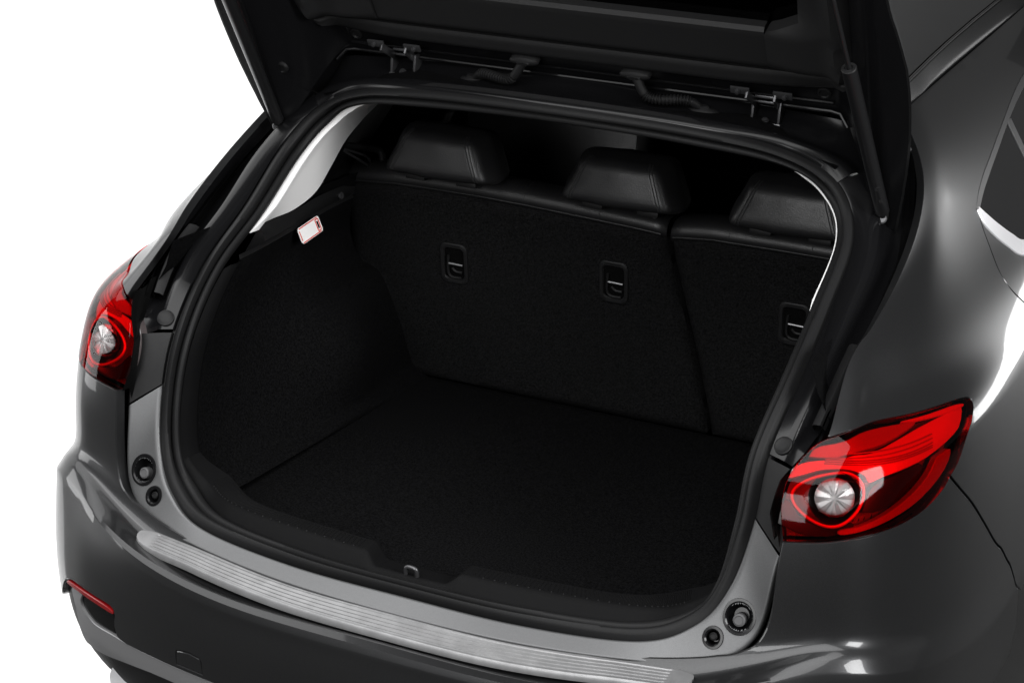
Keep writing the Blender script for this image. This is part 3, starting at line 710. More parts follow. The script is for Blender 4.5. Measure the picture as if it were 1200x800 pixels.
# corrugated wiring and washer hoses between roof and tailgate
def hose(low, top, mid):
    h = bpy.data.objects.new('wiring_hose', None); COL.objects.link(h); h.parent = car
    P = cr([low, mid[0], mid[1], top], 140)
    t = np.linspace(0, 1, 140)
    r = .0085 + np.where((t > .28) & (t < .74), .0014 * np.sign(np.sin(t * 2 * math.pi * 34)), 0) - .001 * (t < .28)
    tube('sleeve', P, r, 'rubber', h, n=14, angle=60)
    R = frame_from((0, -.3, 1), (0, 1, 0))
    lathe('boot', np.array(low) + (0, 0, -.006), R, [(.026, -.003), (.026, .003), (.021, .007), (.012, .010), (.010, .014)], 'rubber', h, sx=1.25, sy=.5)
    lathe('boot', np.array(top), frame_from(ND), [(.024, -.012), (.024, .002), (.020, .005), (.011, .007), (.009, .01)], 'rubber', h, sx=1.2, sy=.4)
hose((-.205, .668, 1.398), tg(-.092, .046, .03), [(-.182, .655, 1.412), tg(-.122, .012, .045)])
hose((.240, .668, 1.398), tg(.122, .046, .03), [(.215, .655, 1.412), tg(.150, .012, .045)])

# gas struts
def strut(sgn):
    g = bpy.data.objects.new('gas_strut', None); COL.objects.link(g); g.parent = car
    a = np.array([.591 * sgn, .614, 1.270]); b = np.array([.5645 * sgn, .41, 1.512]); d = (b - a); d /= np.linalg.norm(d)
    LEN = np.linalg.norm(b - a) + .045
    c = a + d * LEN
    tube('cylinder', [a + d * .012, a + d * .014, a + d * (LEN - .003), c - d * .0005, c, c], [.0100, .0120, .0120, .0120, .0110, .0055], 'strut_black', g, n=24)
    e = a + d * (LEN + .30)
    tube('rod', [c - d * .01, e], .0042, 'strut_black', g, n=14)
    R = frame_from(d)
    lathe('end_ring', c, R, [(.0118, -.004), (.0122, .0), (.0108, .0016), (.0068, .0016), (.006, -.001)], 'plastic', g)
    s = MB(); s.tube([a + d * .016, a + d * .004, a - d * .006], [.0075, .009, .007], n=14)
    s.tube([a - d * .002, a - d * .002 + np.array([-.020 * sgn, .012, 0])], .005, n=12); s.build('lower_socket', 'plastic', g)
    lathe('socket_clip', a + np.array([0, -.010, -.002]), frame_from((0, -1, .2)), [(.0085, 0), (.0085, .002), (.0065, .0025), (.006, 0)], 'zinc', g, n=16)
    s = MB(); s.tube([e - d * .004, e + d * .014], .008, n=14); s.tube([e + d * .006, tg(e[0], (e - TG_O) @ SD, n_in(e[0], (e - TG_O) @ SD))], .005, n=10); s.build('upper_socket', 'plastic', g)
    # printed letter on the cylinder
    for txt, k, size in (('R' if sgn > 0 else 'L', .050, .011), ('O', .082, .012)):
        cu = bpy.data.curves.new('print', 'FONT'); cu.body = txt; cu.size = size; cu.extrude = .0002; cu.align_x = 'CENTER'
        tmp = bpy.data.objects.new('print', cu); COL.objects.link(tmp)
        dg = bpy.context.evaluated_depsgraph_get()
        me = bpy.data.meshes.new_from_object(tmp.evaluated_get(dg)); bpy.data.objects.remove(tmp)
        me.materials.clear(); me.materials.append(M['thread'])
        o = bpy.data.objects.new('printed_mark', me); COL.objects.link(o); o.parent = g
        p = a + d * k; toc = np.array([.22, -.93, .30]); toc -= d * (toc @ d); toc /= np.linalg.norm(toc)
        F = np.stack([np.cross(d, toc), d, toc], 1); q = p + toc * .0121
        o.matrix_world = Matrix([[*F[0], q[0]], [*F[1], q[1]], [*F[2], q[2]], [0, 0, 0, 1]])
strut(1); strut(-1)

# ------------------------------------------------------------------ boot interior
# sill trim: follows the seal, dips at the latch
DOTS = [(0, .097, .697), (.199, .108, .697), (.377, .137, .698), (.450, .170, .710), (.500, .172, .76), (.512, .188, .86)]
FRONT = [(0, .130, .700), (.199, .141, .700), (.352, .165, .701), (.436, .212, .712), (.497, .200, .76), (.509, .218, .86)]
tq = np.concatenate([-np.linspace(3.9, 0, 300), np.linspace(0, 3.9, 300)[1:]])
enddrop = np.clip((3.9 - abs(tq)) / .9, .02, 1)[:, None]
def notch(P, drop, dy=0):
    P = P.copy(); x = P[:, 0] + .004
    f = np.clip((.092 - abs(x)) / .030, 0, 1); f = f * f * (3 - 2 * f)
    P[:, 2] -= drop * f; P[:, 1] += dy * f
    return P
c_bot = crt(SI, tq) + np.array([0, .001, -.006])
c_dots = notch(crt(DOTS, tq), .019, -.010)
c_front = notch(crt(FRONT, tq), .026, .0)
mix = lambda a, b, f: a * (1 - f) + b * f
inw = np.array([0, .001, 0])
ribs = [c_bot + (0, 0, -.02), c_bot, mix(c_bot, c_dots, .3) + (0, -.001, .001), mix(c_bot, c_dots, .75) + (0, -.0015, .002), mix(c_bot, c_dots, .93) + (0, -.0005, .0015), c_dots + (0, .001, .0005),
        mix(c_dots, c_front, .15) + (0, 0, .0003), mix(c_dots, c_front, .5) + (0, 0, .0008), mix(c_dots, c_front, .9), c_front, c_front + np.array([0, .003, -.004]) * enddrop, c_front + np.array([0, .004, -.06]) * enddrop]
sill_trim = loft('sill_trim', ribs, 'trim', car, angle=55)
# fine cross ribs and studs on the tread
rb = MB()
for k, t in enumerate(np.linspace(-3.05, 3.05, 150)):
    a = crt(DOTS, [t])[0]; b = crt(FRONT, [t])[0]
    if abs(a[0] + .004) < .10: continue
    p = mix(a, b, .12) + (0, 0, .0004); q = mix(a, b, .88) + (0, 0, .0004)
    rb.tube([p, mix(p, q, .5) + (0, 0, .0005), q], .0007, n=4)
o = rb.build('tread_ribs', 'trim', sill_trim); o['kind'] = 'stuff'
sd = MB()
for t in np.concatenate([np.linspace(-2.9, -.6, 24), np.linspace(.6, 2.9, 24)]):
    p = crt(DOTS, [t])[0] + (0, .002, .0006); sd.add(*disc_geo(p, np.eye(3), [(.0016, 0), (.0012, .001), (.0004, .0013)], n=8))
o = sd.build('tread_studs', 'plastic', sill_trim); o['kind'] = 'stuff'
# latch striker
lt = MB(); lt.tube(cr([(-.012, .090, .664), (-.012, .086, .687), (-.008, .085, .693), (.004, .085, .693), (.008, .086, .687), (.008, .090, .664)], 40), .0038, n=10)
lt.box((-.003, .096, .671), (.05, .03, .004), bev=.001)
lt.build('latch_striker', 'zinc', car)

# cargo floor
def floor_outline():
    P = [(x, y) for x, y, z in crt(FRONT, np.linspace(-2.9, 2.9, 60)) + (0, .004, 0)]
    P += [(.50, .30), (.505, .5), (.505, .8), (.50, 1.03), (-.50, 1.03), (-.505, .8), (-.505, .5), (-.50, .30)]
    return P
fo = floor_outline()
V2 = [Vector(p) for p in fo]; nfo = len(fo)
gx, gy = np.meshgrid(np.linspace(-.47, .47, 40), np.linspace(.15, 1.02, 38)); g = np.stack([gx.ravel(), gy.ravel()], 1)
g = g[inpoly(g, fo) & (distpoly(g, fo) > .008)]
ov, oe, of, *_ = delaunay_2d_cdt(V2 + [Vector(p) for p in g], [(i, (i + 1) % nfo) for i in range(nfo)], [], 0, 1e-6)
ov = np.array([tuple(v) for v in ov]); of = [tuple(f) for f in of]
cen = np.array([ov[list(f)].mean(0) for f in of]); kk = inpoly(cen, fo); of = [f for f, k in zip(of, kk) if k]
dd = distpoly(ov, fo)
fz = .660 - .006 * np.clip(1 - dd / .015, 0, 1) ** 2 + .0015 * np.sin(ov[:, 0] * 7 + 1) * np.sin(ov[:, 1] * 6)
mk('cargo_floor', np.column_stack([ov, fz]), of, 'carpet', car)

def seat_y(z): return .951 + (.954 - z) * .21
# carpeted side walls with plastic opening frame
SEATW = [(.478, .66), (.490, .70), (.505, .76), (.521, .818), (.55, .894), (.60, .925), (.62, .986), (.60, 1.06)]
for sgn in (1, -1):
    th = np.linspace(2.75, 7.05, 90); S0 = crt(SI, th)
    sz = np.linspace(0, 1, 90)
    # matching points on the seat-side profile
    sw = cr([(x, z, 0) for x, z in SEATW], 90); end = np.stack([sw[:, 0], seat_y(sw[:, 1]) + .01, sw[:, 1]], 1)
    fwd = np.array([0, 1.0, 0])
    ins = np.stack([-np.ones(90), np.zeros(90), np.zeros(90)], 1)
    A = S0 + (0, .0, -.004); B = S0 + (0, .014, 0) + ins * .004; Cc = S0 + (0, .040, 0) + ins * .007; D = S0 + (0, .052, 0) + ins * .003; D2 = S0 + (0, .056, 0) - ins * .003
    # keep the wall's foot on the floor
    def low(P, f):
        P = P.copy(); P[:, 2] = P[:, 2] - np.clip((.80 - P[:, 2]) / .12, 0, 1) * f * .045; return P
    m = np.array([sgn, 1, 1])
    fr = loft('opening_frame', [x * m for x in (A, B, Cc, D, D2)], 'trim', car, angle=50)
    D3 = low(D2, .6)
    rr = [D2, D3 + (0, .01, 0)]
    for f in np.linspace(.12, 1, 24):
        e = f * f * (3 - 2 * f)
        P = D3 * (1 - e) + end * e
        P[:, 1] = D3[:, 1] * (1 - f) + end[:, 1] * f
        # hollow behind the lamp, wheel housing further in
        bow = .030 * math.sin(math.pi * min(1, f / .55)) * np.sin(np.pi * np.clip((P[:, 2] - .66) / .42, 0, 1)) if f < .55 else np.zeros(90)
        P[:, 0] += bow
        wh = .055 * math.exp(-((f - .62) / .20) ** 2) * np.exp(-((P[:, 2] - .80) / .12) ** 2)
        P[:, 0] -= wh
        P[:, 0] -= .030 * np.clip((.695 - P[:, 2]) / .04, 0, 1) ** 2
        P[:, 0] = np.maximum(P[:, 0], .45)
        rr.append(P)
    loft('side_carpet', [x * m for x in rr], 'carpet', car, angle=50)
    # upper quarter trim: ledge above the carpet, up to the light pillar trim
    top0 = rr[-1][-1]
    T0 = np.array([r[-1] for r in rr]); 
    LBp = cr([(.560, .501, 1.100), (.563, .553, 1.101), (.565, .631, 1.102), (.565, .712, 1.121), (.565, .771, 1.162), (.565, .827, 1.205), (.565, .897, 1.238), (.565, .939, 1.253), (.560, .955, 1.264)], 60)
    tl = np.linspace(7.62, 11.2, 60); S1 = crt(SI, tl)
    S1o = S1 + (0, .004, 0) + np.stack([.004 * np.ones(60), 0 * tl, 0 * tl], 1)
    # light pillar trim: small inward lip just inside the seal, then a broad face running forward
    cen_ = np.array([0, .6, 1.1])
    lipv = (cen_ - S1); lipv[:, 1] = 0; lipv /= np.linalg.norm(lipv, axis=1)[:, None]
    fade = np.clip(np.minimum(tl - 7.6, 11.2 - tl) / .5, 0, 1)[:, None]
    lip1 = S1 + lipv * .0100 * fade + (0, .006, 0); lip2 = S1 + lipv * .0105 * fade + (0, .012, 0); lip3 = S1 + lipv * .001 + (0, .034, 0)
    rib = [S1 - lipv * .004 + (0, .004, 0), lip1, lip2, lip3] + [lip3 * (1 - f) + LBp * f for f in np.linspace(.2, 1, 8)]
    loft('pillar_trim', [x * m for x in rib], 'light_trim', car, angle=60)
    # dark trim: ledge below it and C-pillar lining ahead of it
    FARp = cr([(.60, .93, 1.09), (.605, .94, 1.10), (.61, .96, 1.115), (.62, 1.0, 1.14), (.63, 1.1, 1.19), (.63, 1.2, 1.25), (.62, 1.3, 1.32), (.60, 1.4, 1.36), (.56, 1.45, 1.40)], 60)
    dk = [LBp + (.002, 0, 0), LBp + (.010, .004, 0)] + [LBp * (1 - f) + FARp * f + (.012 * math.sin(math.pi * f), 0, 0) for f in np.linspace(.15, 1, 10)]
    loft('quarter_lining', [x * m for x in dk], 'trim', car, angle=60)
    # ledge between the carpet top and the lining
    e0 = np.array([r[-1] for r in rr]); e0 = cr(e0, 60)
    low_edge = cr([S1[0] + (0, .03, 0), (.560, .501, 1.098), (.563, .553, 1.099), (.565, .631, 1.100), (.575, .74, 1.105), (.59, .86, 1.10), (.60, .95, 1.09)], 60)
    lg = [e0, e0 + (.002, 0, .008), e0 * .8 + low_edge * .2 + (-.004, 0, .004), e0 * .4 + low_edge * .6 + (-.004, 0, .006), low_edge]
    ql = loft('side_ledge', [x * m for x in lg], 'plastic', car, angle=60)
    # far side lining and inside of the roof
    # small items on the wall
    if sgn < 0:
        # warning label
        lc = np.array([-.5475, .662, 1.056])
        ux = np.array([-.06, .94, .10]); ux /= np.linalg.norm(ux); nn = np.array([.93, .02, .36]); nn /= np.linalg.norm(nn); uy = np.cross(nn, ux); nn = np.cross(ux, uy)
        def plate(pts, h, base):
            n_ = len(pts); V = [base + ux * a + uy * b for a, b in pts] + [base + ux * a + uy * b + nn * h for a, b in pts]
            return V, [tuple(range(n_))[::-1], tuple(range(n_, 2 * n_))] + [(i, (i + 1) % n_, n_ + (i + 1) % n_, n_ + i) for i in range(n_)]
        def rrect(w_, h_, r, cx=0, cy=0, k=5):
            o_ = []
            for qx, qy, a0 in ((1, 1, 0), (-1, 1, 90), (-1, -1, 180), (1, -1, 270)):
                for i in range(k):
                    a = math.radians(a0 + 90 * i / (k - 1)); o_.append((cx + qx * (w_ - r) + r * math.cos(a), cy + qy * (h_ - r) + r * math.sin(a)))
            return o_
        wl = mk('warning_label', *plate(rrect(.044, .0165, .007), .0016, lc), 'white_card', car, smooth=False)
        for (w_, h_, cx, cy) in ((.038, .0010, -.002, .0145), (.038, .0010, -.002, -.0145), (.0010, .010, -.041, 0), (.0011, .011, .026, 0), (.0011, .011, .038, 0), (.006, .0010, .032, .0115), (.006, .0010, .032, -.0115)):
            mk('label_border', *plate(rrect(w_, h_, .0008, cx, cy, 3), .0009, lc + nn * .0015), 'label_red', wl, smooth=False)
        mk('label_symbol', *plate(rrect(.0028, .0075, .001, .032, 0, 3), .0009, lc + nn * .0015), 'black_gloss', wl, smooth=False)
        hk = MB(); hk.box((-.492, .795, .690), (.006, .022, .052), bev=.002); hk.tube([(-.488, .790, .712), (-.478, .788, .708), (-.476, .788, .676), (-.488, .790, .668)], .0035, n=8)
        hk.build('luggage_hook', 'frame_satin', car)
        lathe('trim_clip', (-.585, .848, 1.083), frame_from((.95, -.2, .2)), [(.008, 0), (.007, .003), (.005, .0035), (.002, .003)], 'zinc', ql, n=16)
        # seat catch loop beside the seat shoulder
        sc = bpy.data.objects.new('seat_catch', None); COL.objects.link(sc); sc.parent = car
        tube('striker_loop', cr([(-.575, .955, 1.118), (-.572, .935, 1.150), (-.590, .872, 1.176), (-.600, .865, 1.180), (-.585, .88, 1.165), (-.568, .93, 1.135)], 40), .0028, 'zinc', sc, n=8)
        gd = MB(); gd.tube(cr([(-.60, .875, 1.184), (-.585, .925, 1.172), (-.570, .965, 1.162), (-.560, .975, 1.150), (-.560, .975, 1.115)], 40), .0075, n=10); gd.build('belt_guide', 'plastic', sc)
        bx = MB(); bx.box((-.555, .955, 1.110), (.05, .04, .012), bev=.003); bx.build('catch_plate', 'zinc', sc)
    else:
        hk = MB(); hk.box((.492, .795, .690), (.006, .022, .052), bev=.002); hk.tube([(.488, .790, .712), (.478, .788, .708), (.476, .788, .676), (.488, .790, .668)], .0035, n=8)
        hk.build('luggage_hook', 'frame_satin', car)

# ------------------------------------------------------------------ rear seat backs
def seat_pt(x, z, d=0):   # d = towards the boot
    nn = np.array([0, -.979, -.205]); return np.array([x, seat_y(z), z]) + nn * d
def seat_back(name, outline, lab):
    root = bpy.data.objects.new(name, None); COL.objects.link(root); root.parent = car; root['label'] = lab
    ol = [tuple(p) for p in outline]
    q = np.array(ol)
    g = np.stack(np.meshgrid(np.arange(q[:, 0].min(), q[:, 0].max(), .012), np.arange(q[:, 1].min(), q[:, 1].max(), .012), indexing='ij'), -1).reshape(-1, 2)
    g = g[inpoly(g, ol) & (distpoly(g, ol) > .005)]
    nn = len(ol)
    ov, oe, of, *_ = delaunay_2d_cdt([Vector(p) for p in ol] + [Vector(p) for p in g], [(i, (i + 1) % nn) for i in range(nn)], [], 0, 1e-6)
    ov = np.array([tuple(v) for v in ov]); of = [tuple(f) for f in of]
    cen = np.array([ov[list(f)].mean(0) for f in of]); k_ = inpoly(cen, ol); of = [f for f, k in zip(of, k_) if k]
    d = distpoly(ov, ol)
    V = [seat_pt(x, z, -.016 * (1 - min(1, dd / .02)) ** 2 + .0015 * math.sin(x * 11 + z * 7)) for (x, z), dd in zip(ov, d)]
    idx = {}; F = list(of)
    # edge returned forward
    from collections import Counter
    c = Counter(tuple(sorted((f[i], f[(i + 1) % 3]))) for f in of for i in range(3))
    for a, b in [e for e, n_ in c.items() if n_ == 1]:
        for v in (a, b):
            if v not in idx: idx[v] = len(V); V.append(seat_pt(ov[v][0], ov[v][1], -.11))
        F.append((a, b, idx[b], idx[a]))
    mk('felt_back', V, F, 'felt', root)
    return root
split_l = cr([(.100, 1.094, 0), (.104, 1.075, 0), (.110, 1.04, 0), (.121, .995, 0), (.169, .794, 0), (.195, .66, 0)], 30)[:, :2]
left_out = [(-.62, 1.098), (-.50, 1.108), (-.42, 1.110), (-.30, 1.110), (-.189, 1.107), (-.05, 1.101), (.05, 1.096)] + [tuple(p) for p in split_l] + [(.19, .655), (-.2, .655), (-.62, .655)]
right_out = [(.62, 1.098), (.62, .655), (.4, .655), (.205, .655)] + [tuple(p + np.array([.010, 0])) for p in split_l[::-1]] + [(.14, 1.092), (.2, 1.098), (.35, 1.099), (.45, 1.098), (.55, 1.099)]
seatL = seat_back('rear_seat_back', left_out, 'wide left section of the split rear seat back')
seatR = seat_back('rear_seat_back', right_out, 'narrow right section of the split rear seat back')
def top_roll(root, x0, x1, zf, name='leather_top'):
    xs_ = np.linspace(x0, x1, 80)
    e = np.clip(np.minimum(xs_ - x0, x1 - xs_) / .02, 0, 1) ** .5
    z = np.array([zf(x) for x in xs_])
    c = lambda dz, dy, inset: np.stack([xs_ + np.sign((x0 + x1) / 2 - xs_) * inset * (1 - e), seat_y(z + dz) + dy + (1 - e) * .01, z + dz - (1 - e) * .006], 1)
    return loft(name, [c(-.008, .012, 0), c(.0, -.0005, 0), c(.010, -.002, 0), c(.022, .004, 0), c(.032, .018, 0), c(.037, .04, 0), c(.036, .075, 0), c(.02, .11, 0), c(-.05, .12, 0)], 'leather', root, angle=70)
zfL = lambda x: np.interp(x, [-.62, -.5, -.42, -.3, -.189, -.05, .05, .10], [1.098, 1.108, 1.110, 1.110, 1.107, 1.101, 1.096, 1.092])
zfR = lambda x: np.interp(x, [.11, .14, .2, .35, .45, .55, .62], [1.088, 1.092, 1.098, 1.099, 1.098, 1.099, 1.098])
top_roll(seatL, -.62, .104, zfL); top_roll(seatR, .112, .62, zfR)
def seams(root, xs_, zf):
    for x in xs_:
        s = MB(); z = zf(x); s.tube(cr([(x, seat_y(z), z + .001), (x, seat_y(z) - .003, z + .012), (x, seat_y(z) + .003, z + .0245), (x, seat_y(z) + .018, z + .0335), (x, seat_y(z) + .04, z + .0385)], 14), .0011, n=5)
        s.build('stitching', 'thread', root)
seams(seatL, (-.50, -.20, -.035), zfL); seams(seatR, (.235, .40), zfR)
tube('piping', [(x, seat_y(zfL(x)) - .0015, zfL(x)) for x in np.linspace(-.61, .095, 60)], .0016, 'leather', seatL, n=6)
tube('piping', [(x, seat_y(zfR(x)) - .0015, zfR(x)) for x in np.linspace(.12, .61, 60)], .0016, 'leather', seatR, n=6)

# tether anchor recess plates
def rr2(w_, h_, r, k=6):
    o_ = []
    for qx, qy, a0 in ((1, 1, 0), (-1, 1, 90), (-1, -1, 180), (1, -1, 270)):
        for i in range(k):
            a = math.radians(a0 + 90 * i / (k - 1)); o_.append((qx * (w_ - r) + r * math.cos(a), qy * (h_ - r) + r * math.sin(a)))
    return o_
def anchor(root, x, z):
    g = bpy.data.objects.new('tether_anchor', None); COL.objects.link(g); g.parent = car
    base = seat_pt(x, z, 0)
    ux = np.array([1., 0, 0]); nn = np.array([0, -.979, -.205]); uy = np.array([0, -.205, .979])
    sk_ = .0
    def ringp(w_, h_, r, d): return [base + ux * (a + sk_ * b) + uy * b + nn * d for a, b in rr2(w_, h_, r)]
    loft('bezel', [ringp(.031, .046, .014, -.002), ringp(.031, .046, .014, .004), ringp(.029, .044, .013, .0055), ringp(.024, .037, .010, .005), ringp(.022, .035, .009, .0015)], 'plastic', g, closed=True)
    V = ringp(.0225, .0355, .009, .0012); mk('recess', V, [tuple(range(len(V)))], 'black_gloss', g)
    c0 = base + nn * .0048
    lv = MB(); lv.tube([c0 + ux * -.012 + uy * .000, c0 + ux * .020 + uy * -.001], .0022, n=8)
    lv.build('anchor_bar', 'steel', g)
    lv = MB(); lv.tube(cr([c0 + ux * .018 + uy * -.018, c0 + ux * .004 + uy * -.017, c0 + ux * -.004 + uy * -.010], 12), .003, n=8)
    lv.tube(cr([c0 + ux * -.012 + uy * .018, c0 + ux * -.014 + uy * -.02, c0 + ux * -.004 + uy * -.031, c0 + ux * .016 + uy * -.031], 16), .0028, n=8)
    lv.build('anchor_loop', 'plastic', g)
anchor(seatL, -.366, .950); anchor(seatL, -.005, .972); anchor(seatR, .372, .950)

# headrests: trapezoid cushions with flat rear face, sloping cheeks and rolled edges
def headrest(root, xc, z0):
    g = bpy.data.objects.new('headrest', None); COL.objects.link(g); g.parent = car
    bm = bmesh.new()
    co = []
    for (y, wb, wt, zb, zt) in ((.846, .112, .078, .004, .086), (.905, .136, .094, -.002, .100), (.972, .124, .084, .006, .090)):
        for (x, z) in ((-wb, zb), (wb, zb), (wt, zt), (-wt, zt)): co.append(bm.verts.new((xc + x, y + (.012 if z > .05 else 0), z0 + z)))
    bm.faces.new(co[0:4]); bm.faces.new(co[8:12][::-1])
    for k in (0, 4):
        for i in range(4): bm.faces.new((co[k + i], co[k + (i + 1) % 4], co[k + 4 + (i + 1) % 4], co[k + 4 + i]))
    bmesh.ops.recalc_face_normals(bm, faces=bm.faces)
    bmesh.ops.bevel(bm, geom=[e for e in bm.edges], offset=.017, segments=4, profile=.55, affect='EDGES', clamp_overlap=True)
    bmesh.ops.triangulate(bm, faces=[f for f in bm.faces if len(f.verts) > 4])
    bmesh.ops.subdivide_edges(bm, edges=[e for e in bm.edges if e.calc_length() > .02], cuts=4, use_grid_fill=True)
    cen = Vector((xc, .91, z0 + .048))
    for _ in range(3): bmesh.ops.smooth_vert(bm, verts=bm.verts, factor=.4, use_axis_x=True, use_axis_y=True, use_axis_z=True)
    for v in bm.verts:      # slight padding swell and a dent under the seams
        d = v.co - cen
        v.co += d.normalized() * (.004 * math.exp(-((d.x / .07) ** 2)) + .0012 * math.sin(d.x * 90 + d.z * 60))
    bm.normal_update()
    V = [tuple(v.co) for v in bm.verts]; bm.verts.index_update(); F = [[v.index for v in f.verts] for f in bm.faces]
    from mathutils.bvhtree import BVHTree
    tree = BVHTree.FromBMesh(bm)
    c = mk('cushion', V, F, 'leather', g, angle=80); bm.free()
    for k in (-1, 1):
        for d_ in (0, .006):
            pts = []
            for f in np.linspace(.04, 1.0, 26):
                z = z0 + .004 + .088 * f; xt = xc + k * (.100 - .034 * f - d_)
                h = tree.ray_cast(Vector((xt, .5, z)), Vector((0, 1, 0)))
                if h[0] is not None: pts.append(np.array(h[0]) + np.array([0, -.0002, 0]))
            if len(pts) > 3: tube('seam', pts, .0011, 'thread', g, n=5)
    for dx in (-.058, .058):
        b_ = MB(); b_.tube([(xc + dx, .925, z0 + .02), (xc + dx, .935, z0 - .05)], .006, n=10); b_.build('post', 'zinc', g)
        b_ = MB(); b_.box((xc + dx, .902, z0 - .008), (.044, .036, .012), bev=.003); b_.build('guide', 'plastic', g)
headrest(seatL, -.375, 1.146); headrest(seatL, .018, 1.146); headrest(seatR, .362, 1.146)

# ------------------------------------------------------------------ cabin beyond the seats: added dark closing walls, front seat with belt
cb = MB()
def quad(p): cb.add([tuple(x) for x in p], [(0, 1, 2, 3)])
quad([(-.70, 2.35, .25), (.70, 2.35, .25), (.70, 2.35, 1.45), (-.70, 2.35, 1.45)])
quad([(-.74, .2, .35), (.74, .2, .35), (.74, 2.35, .35), (-.74, 2.35, .35)])
cb.build('cabin_light_block', 'carpet', car)  # unseen end wall and floor added to keep light out
rows_h = []
for v in np.linspace(0, 1, 14):
    y = .62 + v * 1.75
    rows_h.append([(u * (.50 + .06 * min(1, v * 6)), y, float(roof_z(u * .5, max(.66, y))) - .035 - .05 * max(0, abs(u) - .7) / .3) for u in np.linspace(-1, 1, 25)])
loft('headliner', rows_h, 'carpet', car)
for sgn in (1, -1):
    rowsd = []
    for y in np.linspace(.95, 2.3, 12):
        rowsd.append([(sgn * x, y, z) for x, z in ((.70, .30), (.76, .5), (.77, .8), (.76, .98), (.74, 1.04), (.70, 1.06))])
    loft('door_lining', rowsd, 'trim', car)
    sg_ = [[(sgn * x, y, z) for x, z in ((.70, 1.055), (.66, 1.20), (.61, 1.33), (.55, 1.425))] for y in np.linspace(.90, 2.35, 8)]
    loft('opaque_pane_or_light_block', sg_, 'black_gloss', car)  # added opaque wall that stops backdrop light leaking into the cabin
    # wheel housing skin closing the boot towards the outside
    rowsw = [[(sgn * x, y, z) for x, z in ((.56, .3), (.64, .5), (.66, .75), (.64, 1.0), (.60, 1.07), (.585, 1.12))] for y in np.linspace(.25, 1.0, 12)]
    loft('inner_wing', rowsw, 'carpet', car)
    for xx in ((-.42,) if sgn < 0 else (.40,)):
        fs = bpy.data.objects.new('front_seat', None); COL.objects.link(fs); fs.parent = car
        b_ = MB(); b_.box((xx, 1.62, .90), (.46, .16, .62), bev=.05); b_.build('backrest', 'leather', fs)
        b_ = MB(); b_.box((xx, 1.58, 1.30), (.25, .10, .17), bev=.035); b_.build('headrest', 'leather', fs)
    tube('seat_belt', [(sgn * .60, 1.75, 1.30), (sgn * .585, 1.78, 1.06), (sgn * .60, 1.8, .6)], .018, 'carpet', car, n=6)
bk = MB(); bk.box((-.565, 1.86, 1.035), (.05, .02, .05), R=frame_from((0, -1, .2)), bev=.008); bk.build('belt_anchor', 'plastic', car)
for dx in (0, .014):
    tube('belt_clip', [(-.560 + dx, 1.84, 1.005), (-.548 + dx, 1.84, .972)], .0022, 'zinc', car, n=6)

# ------------------------------------------------------------------ scuff plate on the bumper
SC_T = [(0, .020, .634), (.2, .0245, .6355), (.375, .040, .6455), (.480, .057, .659)]
SC_B = [(0, -.0205, .6155), (.2, -.0155, .617), (.375, 0, .6305), (.472, .019, .6465)]
tsc = np.concatenate([-np.linspace(2.62, 0, 200), np.linspace(0, 2.62, 200)[1:]])
At = crt(SC_T, tsc); Ab = crt(SC_B, tsc)
endf = np.clip((2.62 - abs(tsc)) / .22, 0, 1)
rnd = (1 - np.sqrt(np.clip(1 - (1 - endf) ** 2, 0, 1))) * .46
rib_ = []
lift = .0035
pf = [(0, -.004), (.0, .0), (.02, .0015), (.05, .0018), (.12, .0018)]
for f in np.linspace(.14, .86, 64):
    ph = (f - .14) / .72 * 4.5
    pf.append((f, .0016 - .0013 * (1 if (ph % 1) < .5 else 0)))
pf += [(.875, .0018), (.93, .0018), (.955, .0010), (.98, -.0012), (1.0, -.0045), (1.0, -.009)]
inset = np.clip((abs(tsc) - 2.40) / .03, 0, 1)
for f, h in pf:
    g_ = rnd + f * (1 - 2 * rnd)
    P = At * (1 - g_[:, None]) + Ab * g_[:, None]; P[:, 2] += lift + (np.maximum(h, .0018 * inset) if .13 < f < .87 else h)
    rib_.append(P)
sp_ = loft('scuff_plate', rib_, 'brushed', car, angle=25)
sp_['label'] = 'ribbed brushed steel scuff plate on the bumper ledge'

# ------------------------------------------------------------------ exhaust tip
ex = np.array([-.575, .085, .318])
tube('exhaust_tip', [ex + (0, .18, 0), ex + (0, .004, 0), ex, ex + (0, .002, 0), ex + (0, .03, 0), ex + (0, .12, 0)], [.040, .042, .0405, .038, .0365, .036], 'chrome', car, n=40, cap=False)

